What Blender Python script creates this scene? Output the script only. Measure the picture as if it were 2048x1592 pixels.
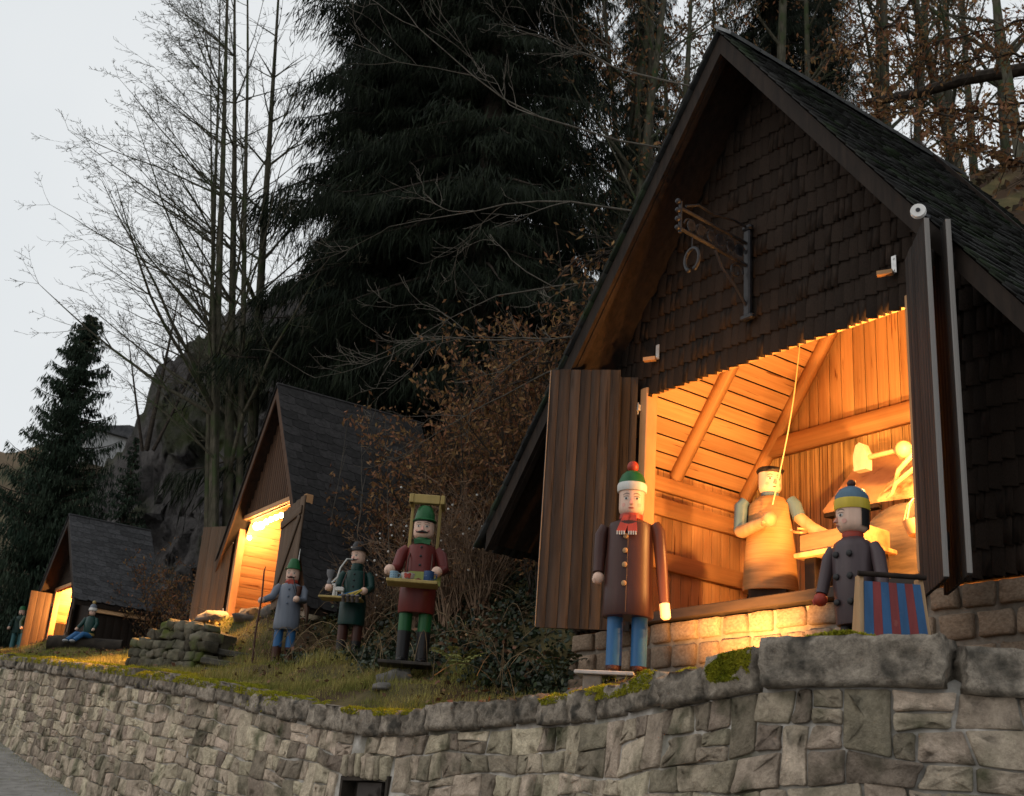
import bpy, math, random
import numpy as np
from mathutils import Matrix, Vector, noise as mnoise

random.seed(7); rng = np.random.default_rng(7)
SC = bpy.context.scene
COL = SC.collection
for o in list(bpy.data.objects): bpy.data.objects.remove(o)

# ------------------------------------------------------------------ camera
PIT, ROL, FPX, PW, PH = math.radians(20.0), math.radians(4.2), 2400.0, 2048, 1592
EYE = np.array([0.0, 0.0, 1.6])
FW = np.array([0, math.cos(PIT), math.sin(PIT)])
_r0 = np.array([1.0, 0, 0]); _u0 = np.cross(_r0, FW)
RT = math.cos(ROL)*_r0 + math.sin(ROL)*_u0
UP = -math.sin(ROL)*_r0 + math.cos(ROL)*_u0
cam = bpy.data.cameras.new('camera'); co = bpy.data.objects.new('camera', cam); COL.objects.link(co)
co.matrix_world = Matrix([[RT[i], UP[i], -FW[i], EYE[i]] for i in range(3)] + [[0, 0, 0, 1]])
cam.sensor_width = 36; cam.sensor_fit = 'HORIZONTAL'; cam.lens = FPX/PW*36
cam.clip_start = 0.05; cam.clip_end = 2000
cam.dof.use_dof = True; cam.dof.focus_distance = 10.3; cam.dof.aperture_fstop = 5.0
SC.camera = co
SC.render.resolution_x, SC.render.resolution_y = 1024, 796

# ------------------------------------------------------------------ sky, sun, exposure
wd = bpy.data.worlds.new('World'); SC.world = wd; wd.use_nodes = True
nt = wd.node_tree; bg = nt.nodes['Background']
sky = nt.nodes.new('ShaderNodeTexSky'); sky.sky_type = 'NISHITA'; sky.sun_disc = False
sky.sun_elevation = math.radians(8); sky.sun_rotation = math.radians(-105); sky.dust_density = 4.0; sky.air_density = 1.0
ov = nt.nodes.new('ShaderNodeMix'); ov.data_type = 'RGBA'          # an even overcast layer over the clear sky
ov.inputs[0].default_value = 0.93
sc_ = nt.nodes.new('ShaderNodeVectorMath'); sc_.operation = 'SCALE'; sc_.inputs[3].default_value = 1.0
nt.links.new(sky.outputs[0], sc_.inputs[0])
tcw = nt.nodes.new('ShaderNodeTexCoord'); cl = nt.nodes.new('ShaderNodeTexNoise'); cl.inputs['Scale'].default_value = 2.2; cl.inputs['Detail'].default_value = 5
nt.links.new(tcw.outputs['Generated'], cl.inputs['Vector']); cr = nt.nodes.new('ShaderNodeValToRGB')      # faint cloud structure
cr.color_ramp.elements[0].position = .3; cr.color_ramp.elements[1].position = .7; cr.color_ramp.elements[0].color = (.772,.816,.846,1); cr.color_ramp.elements[1].color = (.87,.895,.91,1)
nt.links.new(cl.outputs['Fac'], cr.inputs[0]); c10 = nt.nodes.new('ShaderNodeVectorMath'); c10.operation = 'SCALE'; c10.inputs[3].default_value = 10.0
nt.links.new(cr.outputs[0], c10.inputs[0]); nt.links.new(sc_.outputs[0], ov.inputs[6]); nt.links.new(c10.outputs[0], ov.inputs[7])
nt.links.new(ov.outputs[2], bg.inputs[0]); bg.inputs[1].default_value = 0.1
sun = bpy.data.lights.new('sun', 'SUN'); sun.energy = 0.5; sun.angle = math.radians(60); sun.color = (1, .96, .92)
so = bpy.data.objects.new('sun', sun); COL.objects.link(so)
so.rotation_euler = (math.radians(60), 0, math.radians(-75))
SC.view_settings.view_transform = 'Standard'; SC.view_settings.look = 'None'
SC.view_settings.gamma = 1; SC.view_settings.use_curve_mapping = False; SC.view_settings.exposure = 0.0

# ------------------------------------------------------------------ helpers
def ray(x, y): return FW + RT*((x-PW/2)/FPX) + UP*((PH/2-y)/FPX)
def at(x, y, d):
    r = ray(x, y); return EYE + r*(d/math.hypot(r[0], r[1]))
def proj(p):
    q = np.asarray(p, float)-EYE; z = q@FW
    return PW/2+FPX*(q@RT)/z, PH/2-FPX*(q@UP)/z
def empty(name, loc, rz=0):
    o = bpy.data.objects.new(name, None); COL.objects.link(o); o.empty_display_size = .2
    o.location = loc; o.rotation_euler = (0, 0, rz); return o
def tag(o, label=None, cat=None, group=None, kind=None):
    if label: o['label'] = label
    if cat: o['category'] = cat
    if group: o['group'] = group
    if kind: o['kind'] = kind
    return o
def link(name, me, parent=None):
    o = bpy.data.objects.new(name, me); COL.objects.link(o)
    if parent is not None: o.parent = parent
    return o
def np_mesh(name, V, Fq, mat=None, smooth=False, attr=None):
    """V (n,3) array, Fq (m,k) int array of quads or triangles"""
    me = bpy.data.meshes.new(name); V = np.asarray(V, np.float32); Fq = np.asarray(Fq, np.int32)
    k = Fq.shape[1]; m = len(Fq)
    me.vertices.add(len(V)); me.vertices.foreach_set('co', V.ravel())
    me.loops.add(m*k); me.loops.foreach_set('vertex_index', Fq.ravel())
    me.polygons.add(m); me.polygons.foreach_set('loop_start', np.arange(0, m*k, k, dtype=np.int32))
    if smooth: me.polygons.foreach_set('use_smooth', np.ones(m, bool))
    me.update(calc_edges=True); me.validate()
    if mat: me.materials.append(mat)
    return me
class MB:
    def __init__(s): s.v = []; s.f = []
    def add(s, vs, fs):
        n = len(s.v); s.v += [tuple(map(float, v)) for v in vs]; s.f += [[i+n for i in f] for f in fs]; return s
    def hexa(s, b, t):      # 4 bottom points, 4 top points, both counter-clockwise from outside top
        return s.add(list(b)+list(t), [(3,2,1,0),(4,5,6,7),(0,1,5,4),(1,2,6,5),(2,3,7,6),(3,0,4,7)])
    def box(s, c, d, M=None):
        x, y, z = [q/2 for q in d]
        P = [Vector((i, j, k)) for k in (-z, z) for i, j in ((-x,-y),(x,-y),(x,y),(-x,y))]
        if M is not None: P = [M @ p for p in P]
        P = [p+Vector(c) for p in P]
        return s.hexa(P[:4], P[4:])
    def bbox(s, x0, x1, y0, y1, z0, z1): return s.box(((x0+x1)/2,(y0+y1)/2,(z0+z1)/2),(abs(x1-x0),abs(y1-y0),abs(z1-z0)))
    def bev(s, c, d, b=.01, M=None):   # box with bevelled vertical and horizontal edges
        x, y, z = [q/2 for q in d]; vs = []; rings = []
        for zz, ins in ((-z, b), (-z+b, 0), (z-b, 0), (z, b)):
            xx, yy = x-ins, y-ins; ring = []
            for px, py in ((-xx+b,-yy),(xx-b,-yy),(xx,-yy+b),(xx,yy-b),(xx-b,yy),(-xx+b,yy),(-xx,yy-b),(-xx,-yy+b)):
                p = Vector((px, py, zz)); p = (M @ p if M is not None else p)+Vector(c)
                ring.append(len(vs)); vs.append(p)
            rings.append(ring)
        fs = [rings[0][::-1], rings[-1]]
        for a, c_ in zip(rings, rings[1:]):
            for i in range(8): fs.append((a[i], a[(i+1) % 8], c_[(i+1) % 8], c_[i]))
        return s.add(vs, fs)
    def lathe(s, prof, n=20, c=(0,0,0), sx=1, sy=1, M=None):
        vs = []; fs = []
        for r, z in prof:
            for i in range(n):
                a = 2*math.pi*i/n; p = Vector((r*math.cos(a)*sx, r*math.sin(a)*sy, z))
                if M is not None: p = M @ p
                vs.append(p+Vector(c))
        for k in range(len(prof)-1):
            for i in range(n):
                j = (i+1) % n; fs.append((k*n+i, k*n+j, (k+1)*n+j, (k+1)*n+i))
        fs.append(tuple(range(n-1, -1, -1))); fs.append(tuple((len(prof)-1)*n+i for i in range(n)))
        return s.add(vs, fs)
    def ball(s, c, r, n=14, m=9, sz=1.0, sx=1.0, sy=1.0):
        prof = [(max(.0005, r*math.sin(math.pi*k/m)), -r*sz*math.cos(math.pi*k/m)) for k in range(m+1)]
        return s.lathe(prof, n, c, sx, sy)
    def tube(s, pts, rad, n=6, cap=True):
        pts = [Vector(p) for p in pts]
        if not hasattr(rad, '__len__'): rad = [rad]*len(pts)
        vs = []; fs = []; ref = None
        for i, p in enumerate(pts):
            t = (pts[min(i+1, len(pts)-1)]-pts[max(i-1, 0)])
            t = t.normalized() if t.length > 1e-9 else Vector((0,0,1))
            if ref is None: ref = Vector((0,0,1)).cross(t) if abs(t.z) < .9 else Vector((1,0,0)).cross(t)
            a = (ref - t*ref.dot(t)); a = a.normalized() if a.length > 1e-6 else t.orthogonal().normalized()
            ref = a; b = t.cross(a)
            for k in range(n):
                an = 2*math.pi*k/n; vs.append(p + (a*math.cos(an)+b*math.sin(an))*rad[i])
        for i in range(len(pts)-1):
            for k in range(n):
                j = (k+1) % n; fs.append((i*n+k, i*n+j, (i+1)*n+j, (i+1)*n+k))
        if cap: fs.append(tuple(range(n-1,-1,-1))); fs.append(tuple((len(pts)-1)*n+k for k in range(n)))
        return s.add(vs, fs)
    def poly(s, pts, off):  # flat polygon extruded by vector off
        n = len(pts); off = Vector(off)
        vs = [Vector(p) for p in pts]+[Vector(p)+off for p in pts]
        fs = [tuple(range(n-1,-1,-1)), tuple(range(n, 2*n))]+[(i,(i+1)%n,n+(i+1)%n,n+i) for i in range(n)]
        return s.add(vs, fs)
    def build(s, name, mat, parent=None, smooth=False, ang=None):
        me = bpy.data.meshes.new(name); me.from_pydata(s.v, [], s.f); me.validate()
        if mat: me.materials.append(mat)
        import bmesh
        bm = bmesh.new(); bm.from_mesh(me); bmesh.ops.recalc_face_normals(bm, faces=bm.faces); 
        if smooth:
            lim = math.radians(ang or 40)
            for f in bm.faces: f.smooth = True
            for e in bm.edges:
                if len(e.link_faces) == 2 and e.calc_face_angle(0) > lim: e.smooth = False
        bm.to_mesh(me); bm.free()
        return link(name, me, parent)

# ------------------------------------------------------------------ materials
MATS = {}
def M(name, c1, c2=None, scale=6, stretch=(1,1,1), rough=.7, bump=.15, coord='obj', rand=0.0, det=6, lo=.35, hi=.65,
      spec=.3, metal=0, c3=None, s3=2.0, t3=(.55,.7), bdist=.01, trans=0, coat=0, hue=0.0, grit=0.0, nr=.62):
    if name in MATS: return MATS[name]
    m = bpy.data.materials.new(name); m.use_nodes = True; N = m.node_tree.nodes; Lk = m.node_tree.links
    b = N['Principled BSDF']; c2 = c2 or c1
    if coord == 'obj':
        tc = N.new('ShaderNodeTexCoord'); inf = N.new('ShaderNodeObjectInfo')
        ma = N.new('ShaderNodeVectorMath'); ma.operation = 'MULTIPLY_ADD'
        Lk.new(inf.outputs['Random'], ma.inputs[0]); ma.inputs[1].default_value = (37, 53, 71); Lk.new(tc.outputs['Object'], ma.inputs[2])
        vec = ma.outputs[0]; rnd = inf.outputs['Random']
    else:
        g = N.new('ShaderNodeNewGeometry'); vec = g.outputs['Position']; rnd = g.outputs['Random Per Island']
        if coord == 'posobj':
            inf = N.new('ShaderNodeObjectInfo'); rnd = inf.outputs['Random']
    mp = N.new('ShaderNodeMapping'); mp.inputs['Scale'].default_value = stretch; Lk.new(vec, mp.inputs[0])
    nz = N.new('ShaderNodeTexNoise'); nz.inputs['Scale'].default_value = scale; nz.inputs['Detail'].default_value = det; nz.inputs['Roughness'].default_value = nr
    Lk.new(mp.outputs[0], nz.inputs['Vector'])
    rp = N.new('ShaderNodeValToRGB'); rp.color_ramp.elements[0].position = lo; rp.color_ramp.elements[1].position = hi
    rp.color_ramp.elements[0].color = (*c1, 1); rp.color_ramp.elements[1].color = (*c2, 1)
    Lk.new(nz.outputs['Fac'], rp.inputs[0]); col = rp.outputs[0]
    if c3:
        n3 = N.new('ShaderNodeTexNoise'); n3.inputs['Scale'].default_value = s3; n3.inputs['Detail'].default_value = 5; Lk.new(vec, n3.inputs['Vector'])
        r3 = N.new('ShaderNodeMapRange'); r3.inputs[1].default_value, r3.inputs[2].default_value = t3; Lk.new(n3.outputs['Fac'], r3.inputs[0])
        mx = N.new('ShaderNodeMix'); mx.data_type = 'RGBA'; Lk.new(r3.outputs[0], mx.inputs[0]); Lk.new(col, mx.inputs[6]); mx.inputs[7].default_value = (*c3, 1)
        col = mx.outputs[2]
    if rand or hue:
        hs = N.new('ShaderNodeHueSaturation')
        mr = N.new('ShaderNodeMapRange'); mr.inputs[3].default_value = 1-rand; mr.inputs[4].default_value = 1+rand; Lk.new(rnd, mr.inputs[0]); Lk.new(mr.outputs[0], hs.inputs['Value'])
        if hue:
            mm = N.new('ShaderNodeMath'); mm.operation = 'MULTIPLY'; mm.inputs[1].default_value = 7.31; Lk.new(rnd, mm.inputs[0])
            fr = N.new('ShaderNodeMath'); fr.operation = 'FRACT'; Lk.new(mm.outputs[0], fr.inputs[0])
            mh = N.new('ShaderNodeMapRange'); mh.inputs[3].default_value = .5-hue; mh.inputs[4].default_value = .5+hue; Lk.new(fr.outputs[0], mh.inputs[0]); Lk.new(mh.outputs[0], hs.inputs['Hue'])
        Lk.new(col, hs.inputs['Color']); col = hs.outputs[0]
    Lk.new(col, b.inputs['Base Color'])
    b.inputs['Roughness'].default_value = rough; b.inputs['Metallic'].default_value = metal
    b.inputs['Specular IOR Level'].default_value = spec
    if coat: b.inputs['Coat Weight'].default_value = coat; b.inputs['Coat Roughness'].default_value = .15
    if bump:
        bp = N.new('ShaderNodeBump'); bp.inputs['Strength'].default_value = bump; bp.inputs['Distance'].default_value = bdist
        h = nz.outputs['Fac']
        if grit:
            n4 = N.new('ShaderNodeTexNoise'); n4.inputs['Scale'].default_value = grit; n4.inputs['Detail'].default_value = 4; Lk.new(vec, n4.inputs['Vector'])
            ad = N.new('ShaderNodeMath'); ad.operation = 'MULTIPLY_ADD'; ad.inputs[1].default_value = .5; Lk.new(n4.outputs['Fac'], ad.inputs[0]); Lk.new(nz.outputs['Fac'], ad.inputs[2]); h = ad.outputs[0]
        Lk.new(h, bp.inputs['Height']); Lk.new(bp.outputs[0], b.inputs['Normal'])
    if trans:
        tr = N.new('ShaderNodeBsdfTranslucent'); Lk.new(col, tr.inputs[0]); ms = N.new('ShaderNodeMixShader'); ms.inputs[0].default_value = trans
        Lk.new(b.outputs[0], ms.inputs[1]); Lk.new(tr.outputs[0], ms.inputs[2]); Lk.new(ms.outputs[0], N['Material Output'].inputs[0])
    MATS[name] = m; return m
def EM(name, c, s):
    if name in MATS: return MATS[name]
    m = bpy.data.materials.new(name); m.use_nodes = True; N = m.node_tree.nodes
    b = N['Principled BSDF']; b.inputs['Base Color'].default_value = (*c, 1); b.inputs['Emission Color'].default_value = (*c, 1); b.inputs['Emission Strength'].default_value = s
    MATS[name] = m; return m
def paint(name, c, rough=.38, wear=.25, spec=.5):     # oil paint on turned wood, a little worn
    return M('paint_'+name, c, tuple(q*(1-wear*1.3) for q in c), scale=14, stretch=(1,1,.12), rough=max(rough, .36)+.04, bump=.25, spec=spec*.5, lo=.3, hi=.72, det=9, bdist=.004, c3=tuple(.75*q+.25*w for q, w in zip(c, (.12,.08,.05))), s3=16, t3=(.68,.74), grit=30)

dark_wood = M('dark_shingle_wood', (.013,.009,.007), (.033,.022,.016), scale=5, stretch=(5,5,.8), rough=.85, bump=.3, rand=.2, spec=.12)
dark_beam = M('dark_stained_timber', (.012,.008,.006), (.026,.017,.012), scale=5, stretch=(4,4,.6), rough=.8, bump=.25, spec=.2)
weather_wood = M('weathered_shutter_board', (.019,.0155,.014), (.043,.036,.032), scale=2.6, stretch=(.55,.55,1.1), rough=.8, bump=.35, rand=.28, det=9, spec=.2, c3=(.012,.008,.006), s3=5.5, t3=(.60,.68))
edge_wood = M('grey_sawn_edge', (.16,.145,.135), (.26,.245,.23), scale=7, stretch=(3,3,.5), rough=.8, bump=.2)
pine = M('pine_board', (.43,.235,.11), (.55,.33,.17), scale=3, stretch=(1.6,1.6,.6), rough=.62, bump=.05, rand=.2, spec=.25, c3=(.17,.065,.022), s3=3.6, t3=(.64,.71), det=9)
pine_beam = M('pine_beam', (.38,.20,.09), (.48,.27,.13), scale=3, stretch=(1.5,1.5,.6), rough=.6, bump=.03, spec=.25)
smoky = M('smoked_pine_board', (.14,.065,.022), (.62,.42,.20), scale=3, stretch=(3,3,.7), rough=.65, bump=.15, rand=.18, lo=.3, hi=.6)
iron = M('black_wrought_iron', (.010,.010,.012), (.024,.024,.028), scale=20, rough=.5, bump=.25, metal=0)
zinc = M('zinc_plate', (.42,.42,.42), (.6,.6,.6), scale=14, rough=.45, bump=.05, metal=.6)
slate = M('slate_shingle', (.030,.030,.033), (.072,.071,.074), scale=4, rough=.75, bump=.2, rand=.3, spec=.25)
sandstone = M('sandstone_block', (.17,.12,.085), (.29,.215,.155), scale=9, rough=.9, bump=.5, rand=.2, spec=.15, c3=(.20,.13,.085), s3=4, t3=(.6,.75), grit=60)
mortar = M('mortar', (.16,.135,.11), (.25,.215,.18), scale=14, rough=.95, bump=.4, coord='pos', spec=.1, grit=70)
# ------------------------------------------------------------------ frames: the huts stand in a row, facades along UL, hill rising along WD
_a = math.radians(-35.3)
UL = np.array([math.sin(_a), math.cos(_a), 0]); WD = np.array([math.cos(_a), -math.sin(_a), 0])
HUT1 = dict(P=np.array([.732, 11.477, 0]), ang=math.radians(-54.7))
HUT2 = dict(P=np.array([-4.639, 20.481, 0]), ang=math.radians(-56.9))
HUT3 = dict(P=np.array([-10.775, 29.067, 0]), ang=math.radians(-54.9))
HUT4 = dict(P=np.array([-20.9, 44.6, 0]), ang=math.radians(-54.9))
for h in (HUT1, HUT2, HUT3, HUT4):
    h['u'] = np.array([math.cos(h['ang']), math.sin(h['ang']), 0]); h['w'] = np.array([-math.sin(h['ang']), math.cos(h['ang']), 0])
def hw(h, s, w, z): return h['P']+h['u']*s+h['w']*w+np.array([0, 0, z])
def sstep(x, a, b):
    t = np.clip((x-a)/(b-a), 0, 1); return t*t*(3-2*t)
WALLXY = np.array([(4.9,6.5),(3.7,6.3),(2.85,6.32),(2.4,6.38),(1.96,6.58),(1.55,6.95),(1.2,7.65),(.88,8.5),(.44,9.4),(-.36,10.55),(-1.05,11.5),(-1.97,12.85),(-3.56,15.1),(-5.41,17.7),(-7.44,20.72),(-9.66,24.1),(-13.6,29.9),(-20,39.2)])
WALLZ = np.array([2.66,2.67,2.68,2.69,2.70,2.69,2.65,2.62,2.62,2.60,2.60,2.77,3.13,3.46,3.84,4.22,4.88,5.9])
_P = [WALLXY[0]]; _Z = [WALLZ[0]]
for i in range(len(WALLXY)-1):                    # Catmull-Rom through the plan points
    p0, p1, p2, p3 = [WALLXY[min(max(i+k, 0), len(WALLXY)-1)] for k in (-1, 0, 1, 2)]
    z0, z1, z2, z3 = [WALLZ[min(max(i+k, 0), len(WALLZ)-1)] for k in (-1, 0, 1, 2)]
    for t in np.linspace(0, 1, 13)[1:]:
        h = lambda a, b, c, d: .5*(2*b+(c-a)*t+(2*a-5*b+4*c-d)*t*t+(3*b-a-3*c+d)*t**3)
        _P.append(h(p0, p1, p2, p3)); _Z.append(h(z0, z1, z2, z3))
WP = np.array(_P); WZ = np.array(_Z); WS = np.concatenate([[0], np.cumsum(np.linalg.norm(np.diff(WP, axis=0), axis=1))])
def wall_at(s):
    x = np.interp(s, WS, WP[:,0]); y = np.interp(s, WS, WP[:,1]); z = np.interp(s, WS, WZ)
    e = .15; dx = np.interp(s+e, WS, WP[:,0])-np.interp(s-e, WS, WP[:,0]); dy = np.interp(s+e, WS, WP[:,1])-np.interp(s-e, WS, WP[:,1])
    n = np.hypot(dx, dy); tx, ty = dx/n, dy/n
    return x, y, z, tx, ty            # outward normal (to the road) is (-ty, tx) turned: see below
_sx = np.array([proj((x, y, z))[0] for x, y, z in zip(WP[:,0], WP[:,1], WZ)])
def wall_s_at_px(px): return float(np.interp(-px, -_sx, WS))
A_of = lambda x, y: x*UL[0]+y*UL[1]
B_of = lambda x, y: x*WD[0]+y*WD[1]
_wa = WP@UL[:2]; _wb = WP@WD[:2]; _o = np.argsort(_wa)
def bwall(a): return np.interp(a, _wa[_o], _wb[_o])
def zcap(a): return np.interp(a, _wa[_o], WZ[_o])
_sl = ([-20, 8.5, 9.6, 11, 13.6, 15.3, 17, 20, 30, 60], [.07,.08,.25,.44,.28,.22,.3,.28,.12,.1])
def fbm(x, y, f=1.0, o=4, seed=0.0):
    v = np.zeros(np.broadcast(x, y).shape); amp = 1.0; k = 0
    for k in range(o):
        fx = f*2.03**k
        v = v+amp*(np.sin(x*fx*1.7+y*fx*.9+k*1.3+seed)*np.cos(y*fx*1.5-x*fx*.6+k*2.1+seed*1.7)); amp *= .5
    return v
PADS = []
for _px, _py, _d, _r, _dz in ((561,1338,17.0,.40,-.02),(692,1334,15.5,.45,-.02),(822,1336,13.0,.24,-.20),(1251,1352,9.6,.20,-.03),(172,1304,26.0,.55,-.05),(46,1308,30.5,.4,-.0),(28,1306,31.8,.4,0)):
    _q = at(_px, _py, _d); _k = 1-(.28 if _d > 10 else 0)/_d; PADS.append((_q[0]*_k, _q[1]*_k, _q[2]+_dz, _r*1.35))
def ground_z(x, y):
    x = np.asarray(x, float); y = np.asarray(y, float)
    a = A_of(x, y); b = B_of(x, y); t = b-bwall(a)
    sl = np.interp(a, *_sl)
    z = zcap(a)-.05+sl*np.clip(t, 0, 1.7)+.03*fbm(x, y, 1.3)*np.clip(t, 0, 1)
    hs = .92*(1-.75*sstep(a, 22, 38))
    start = 1.9+np.interp(a, [9, 10, 12, 15, 16.5, 20, 22, 26], [1.2,.2,-.1,.1,.6,1.2,1.0,2.5])
    q = np.clip(t-start, 0, None)
    z = z+hs*34*(1-np.exp(-q/34))*1.18+np.clip(q, 0, 3)*.12*fbm(x, y, .8, seed=3)
    # raised grass mound with the dry-stone front by the middle hut
    m = sstep(a, 15.3, 16.3)*(1-sstep(a, 19.4, 20.7))*sstep(t, .98, 1.2)
    z = np.maximum(z, z*(1-m)+m*np.minimum(4.5, 3.86+.75*(t-1.24)+.15*(a-16.6)+.03*fbm(x, y, 2.2)))
    for h, s0, s1, w0, w1, zz in ((HUT1,-.3,5.2,-.2,3.3,2.86),(HUT2,-.45,3.8,.22,3.0,4.45),(HUT3,-.4,3.7,-.6,2.7,4.82),(HUT4,-.4,3.4,-.6,2.7,6.4)):
        dx = x-h['P'][0]; dy = y-h['P'][1]; s = dx*h['u'][0]+dy*h['u'][1]; w = dx*h['w'][0]+dy*h['w'][1]
        dd = np.maximum(np.maximum(s0-s, s-s1), np.maximum(w0-w, w-w1)); k = 1-sstep(dd, 0, .55)
        z = z*(1-k)+k*zz
    for (px, py, pz, pr) in PADS:
        k = 1-sstep(np.hypot(x-px, y-py), pr*.55, pr*1.5); z = z*(1-k)+k*pz
    return z
def gz(x, y): return float(ground_z(np.array([x]), np.array([y]))[0])
def road_z(x, y): return .0037*y*np.abs(y)*(y > 0)+.033*y

m_ground = M('soil_and_dead_grass', (.055,.050,.022), (.115,.088,.040), scale=3, coord='pos', rough=.95, bump=.5, bdist=.03, spec=.1, c3=(.055,.034,.020), s3=.9, t3=(.45,.6), grit=25)
ga = np.concatenate([np.arange(-22, 2, 1.5), np.arange(2, 34, .22), np.arange(34, 60, 1.2), np.arange(60, 130, 5)])
gt = np.concatenate([[.10], np.arange(.2, 5, .16), np.arange(5, 12, .5), np.arange(12, 40, 1.5), np.arange(40, 110, 6)])
Aq, Tq = np.meshgrid(ga, gt, indexing='ij'); Bq = Tq+bwall(Aq)
X = Aq*UL[0]+Bq*WD[0]; Y = Aq*UL[1]+Bq*WD[1]; Z = ground_z(X, Y)
ni, nj = X.shape; idx = np.arange(ni*nj).reshape(ni, nj)
Fq = np.stack([idx[:-1,:-1], idx[:-1,1:], idx[1:,1:], idx[1:,:-1]], -1).reshape(-1, 4)
g = link('ground', np_mesh('ground', np.stack([X, Y, Z], -1).reshape(-1, 3), Fq[:, ::-1], m_ground, True)); tag(g, 'sloping grassy bank and wooded hillside behind the stone wall', 'ground', kind='structure')
# road below the wall, climbing to the left, out to the horizon
m_road = M('worn_asphalt', (.17,.16,.145), (.27,.255,.235), scale=5, coord='pos', rough=.9, bump=.5, bdist=.012, c3=(.10,.10,.06), s3=1.6, t3=(.55,.7), grit=55, spec=.15)
bb = np.concatenate([np.arange(-300, -30, 30), np.arange(-30, -6, 3), np.arange(-6, 7.6, .6)])
aa = np.concatenate([np.arange(-300, -20, 40), np.arange(-20, 60, 1.5), np.arange(60, 400, 30)])
Aq, Bq = np.meshgrid(aa, bb, indexing='ij'); Bq = np.minimum(Bq, bwall(Aq)+.06)
X = Aq*UL[0]+Bq*WD[0]; Y = Aq*UL[1]+Bq*WD[1]; Z = np.minimum(road_z(X, Y), 9.0)
ni, nj = X.shape; idx = np.arange(ni*nj).reshape(ni, nj)
Fq = np.stack([idx[:-1,:-1], idx[:-1,1:], idx[1:,1:], idx[1:,:-1]], -1).reshape(-1, 4)
r = link('road', np_mesh('road', np.stack([X, Y, Z], -1).reshape(-1, 3), Fq[:, ::-1], m_road, True)); tag(r, 'grey asphalt road climbing past the foot of the stone wall', 'road', kind='structure')

# ------------------------------------------------------------------ retaining wall
def stone_variant(k, rough=.10, rnd=.10, grid=(-.5,-.44,-.16,.16,.44,.5), drop=.10):
    """rubble face: irregular outline, nearly flat split face with a narrow arris; unit size, front at -y"""
    r = random.Random(100+k); V = []; F4 = []; n_ = len(grid)
    cj = {(a, b): (r.uniform(0, rnd*1.6), r.uniform(0, rnd*1.6)) for a in (-1, 1) for b in (-1, 1)}      # pulled-in corners
    bow = [r.uniform(-.05,.03) for _ in range(4)]; tilt = (r.uniform(-.18,.18), r.uniform(-.18,.18))
    for j, q in enumerate(grid):
        for i, p in enumerate(grid):
            u_, v_ = p+.5, q+.5; X = p; Z = q
            for (a, b), (dx, dz) in cj.items():
                w = (u_ if a > 0 else 1-u_)*(v_ if b > 0 else 1-v_); X -= a*dx*w; Z -= b*dz*w
            Z += bow[0]*(1-v_)*4*u_*(1-u_)-bow[1]*v_*4*u_*(1-u_); X += bow[2]*(1-u_)*4*v_*(1-v_)-bow[3]*u_*4*v_*(1-v_)
            edge = i in (0, n_-1) or j in (0, n_-1); cor = i in (0, n_-1) and j in (0, n_-1)
            y = -.5+(drop+r.uniform(0,.12) if edge else 0)+(.05 if cor else 0)+r.uniform(-rough, rough)*(1.0 if not edge else .4)+tilt[0]*p+tilt[1]*q
            if cor: X *= .95; Z *= .95
            jit = .016 if not cor else .008
            V.append((X+r.uniform(-jit, jit), y, Z+r.uniform(-jit, jit)*1.3))
    for j in range(n_-1):
        for i in range(n_-1): F4.append((j*n_+i, j*n_+i+1, (j+1)*n_+i+1, (j+1)*n_+i))
    nx = nz = n_
    ring = [i for i in range(nx)]+[j*nx+nx-1 for j in range(1, nz)]+[(nz-1)*nx+i for i in range(nx-2,-1,-1)]+[j*nx for j in range(nz-2,0,-1)]
    n = len(V); V += [(V[i][0], .5, V[i][2]) for i in ring]
    for i in range(len(ring)):
        j = (i+1) % len(ring); F4.append((ring[j], ring[i], n+i, n+j))
    return np.array(V), np.array(F4)
m_stone = M('rubble_stone', (.145,.116,.085), (.53,.44,.33), scale=9, rough=.9, bump=1.0, bdist=.035, rand=.48, hue=.018, det=12, nr=.78, coord='posobj', spec=.15, c3=(.075,.075,.042), s3=3.0, t3=(.52,.72), grit=45, lo=.27, hi=.64)
m_stone_i = M('rubble_stone_far', (.145,.116,.085), (.53,.44,.33), scale=9, rough=.9, bump=1.0, bdist=.035, rand=.48, hue=.018, det=12, nr=.78, coord='pos', spec=.15, c3=(.075,.075,.042), s3=3.0, t3=(.52,.72), grit=45, lo=.27, hi=.64)
m_cap = M('rock_faced_cap_stone', (.11,.093,.075), (.45,.385,.31), scale=11, det=12, nr=.8, rough=.92, bump=1.0, bdist=.035, rand=.22, coord='posobj', spec=.15, c3=(.055,.05,.042), s3=5, t3=(.5,.68), grit=40)
m_mort = M('pale_wall_mortar', (.27,.245,.215), (.47,.44,.40), scale=9, rough=.95, bump=.5, coord='pos', spec=.1, c3=(.09,.085,.06), s3=1.3, t3=(.5,.65), grit=60)
STV = [stone_variant(k) for k in range(16)]
STM = [np_mesh('stone', v, f, m_stone, True) for v, f in STV]
_x, _y, _z, _tx, _ty = wall_at(12.0)
wall = empty('retaining_wall', (_x, _y, road_z(_x, _y))); tag(wall, 'long rubble stone retaining wall with rock-faced cap stones along the road', 'stone wall')
WI = Matrix.Translation(-wall.location)
BATTER = .10
def wall_frame(s, depth, out=0.0):
    """point on the outer face `depth` below the cap underside"""
    x, y, z, tx, ty = wall_at(s); nx, ny = ty, -tx
    if nx*(-x)+ny*(-y) < 0: nx, ny = -nx, -ny
    o = out+BATTER*depth
    return Vector((x+nx*o, y+ny*o, z-depth)), Vector((-tx, -ty, 0)), Vector((nx, ny, 0))   # pos, right, outward
CAPH = .215
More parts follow.
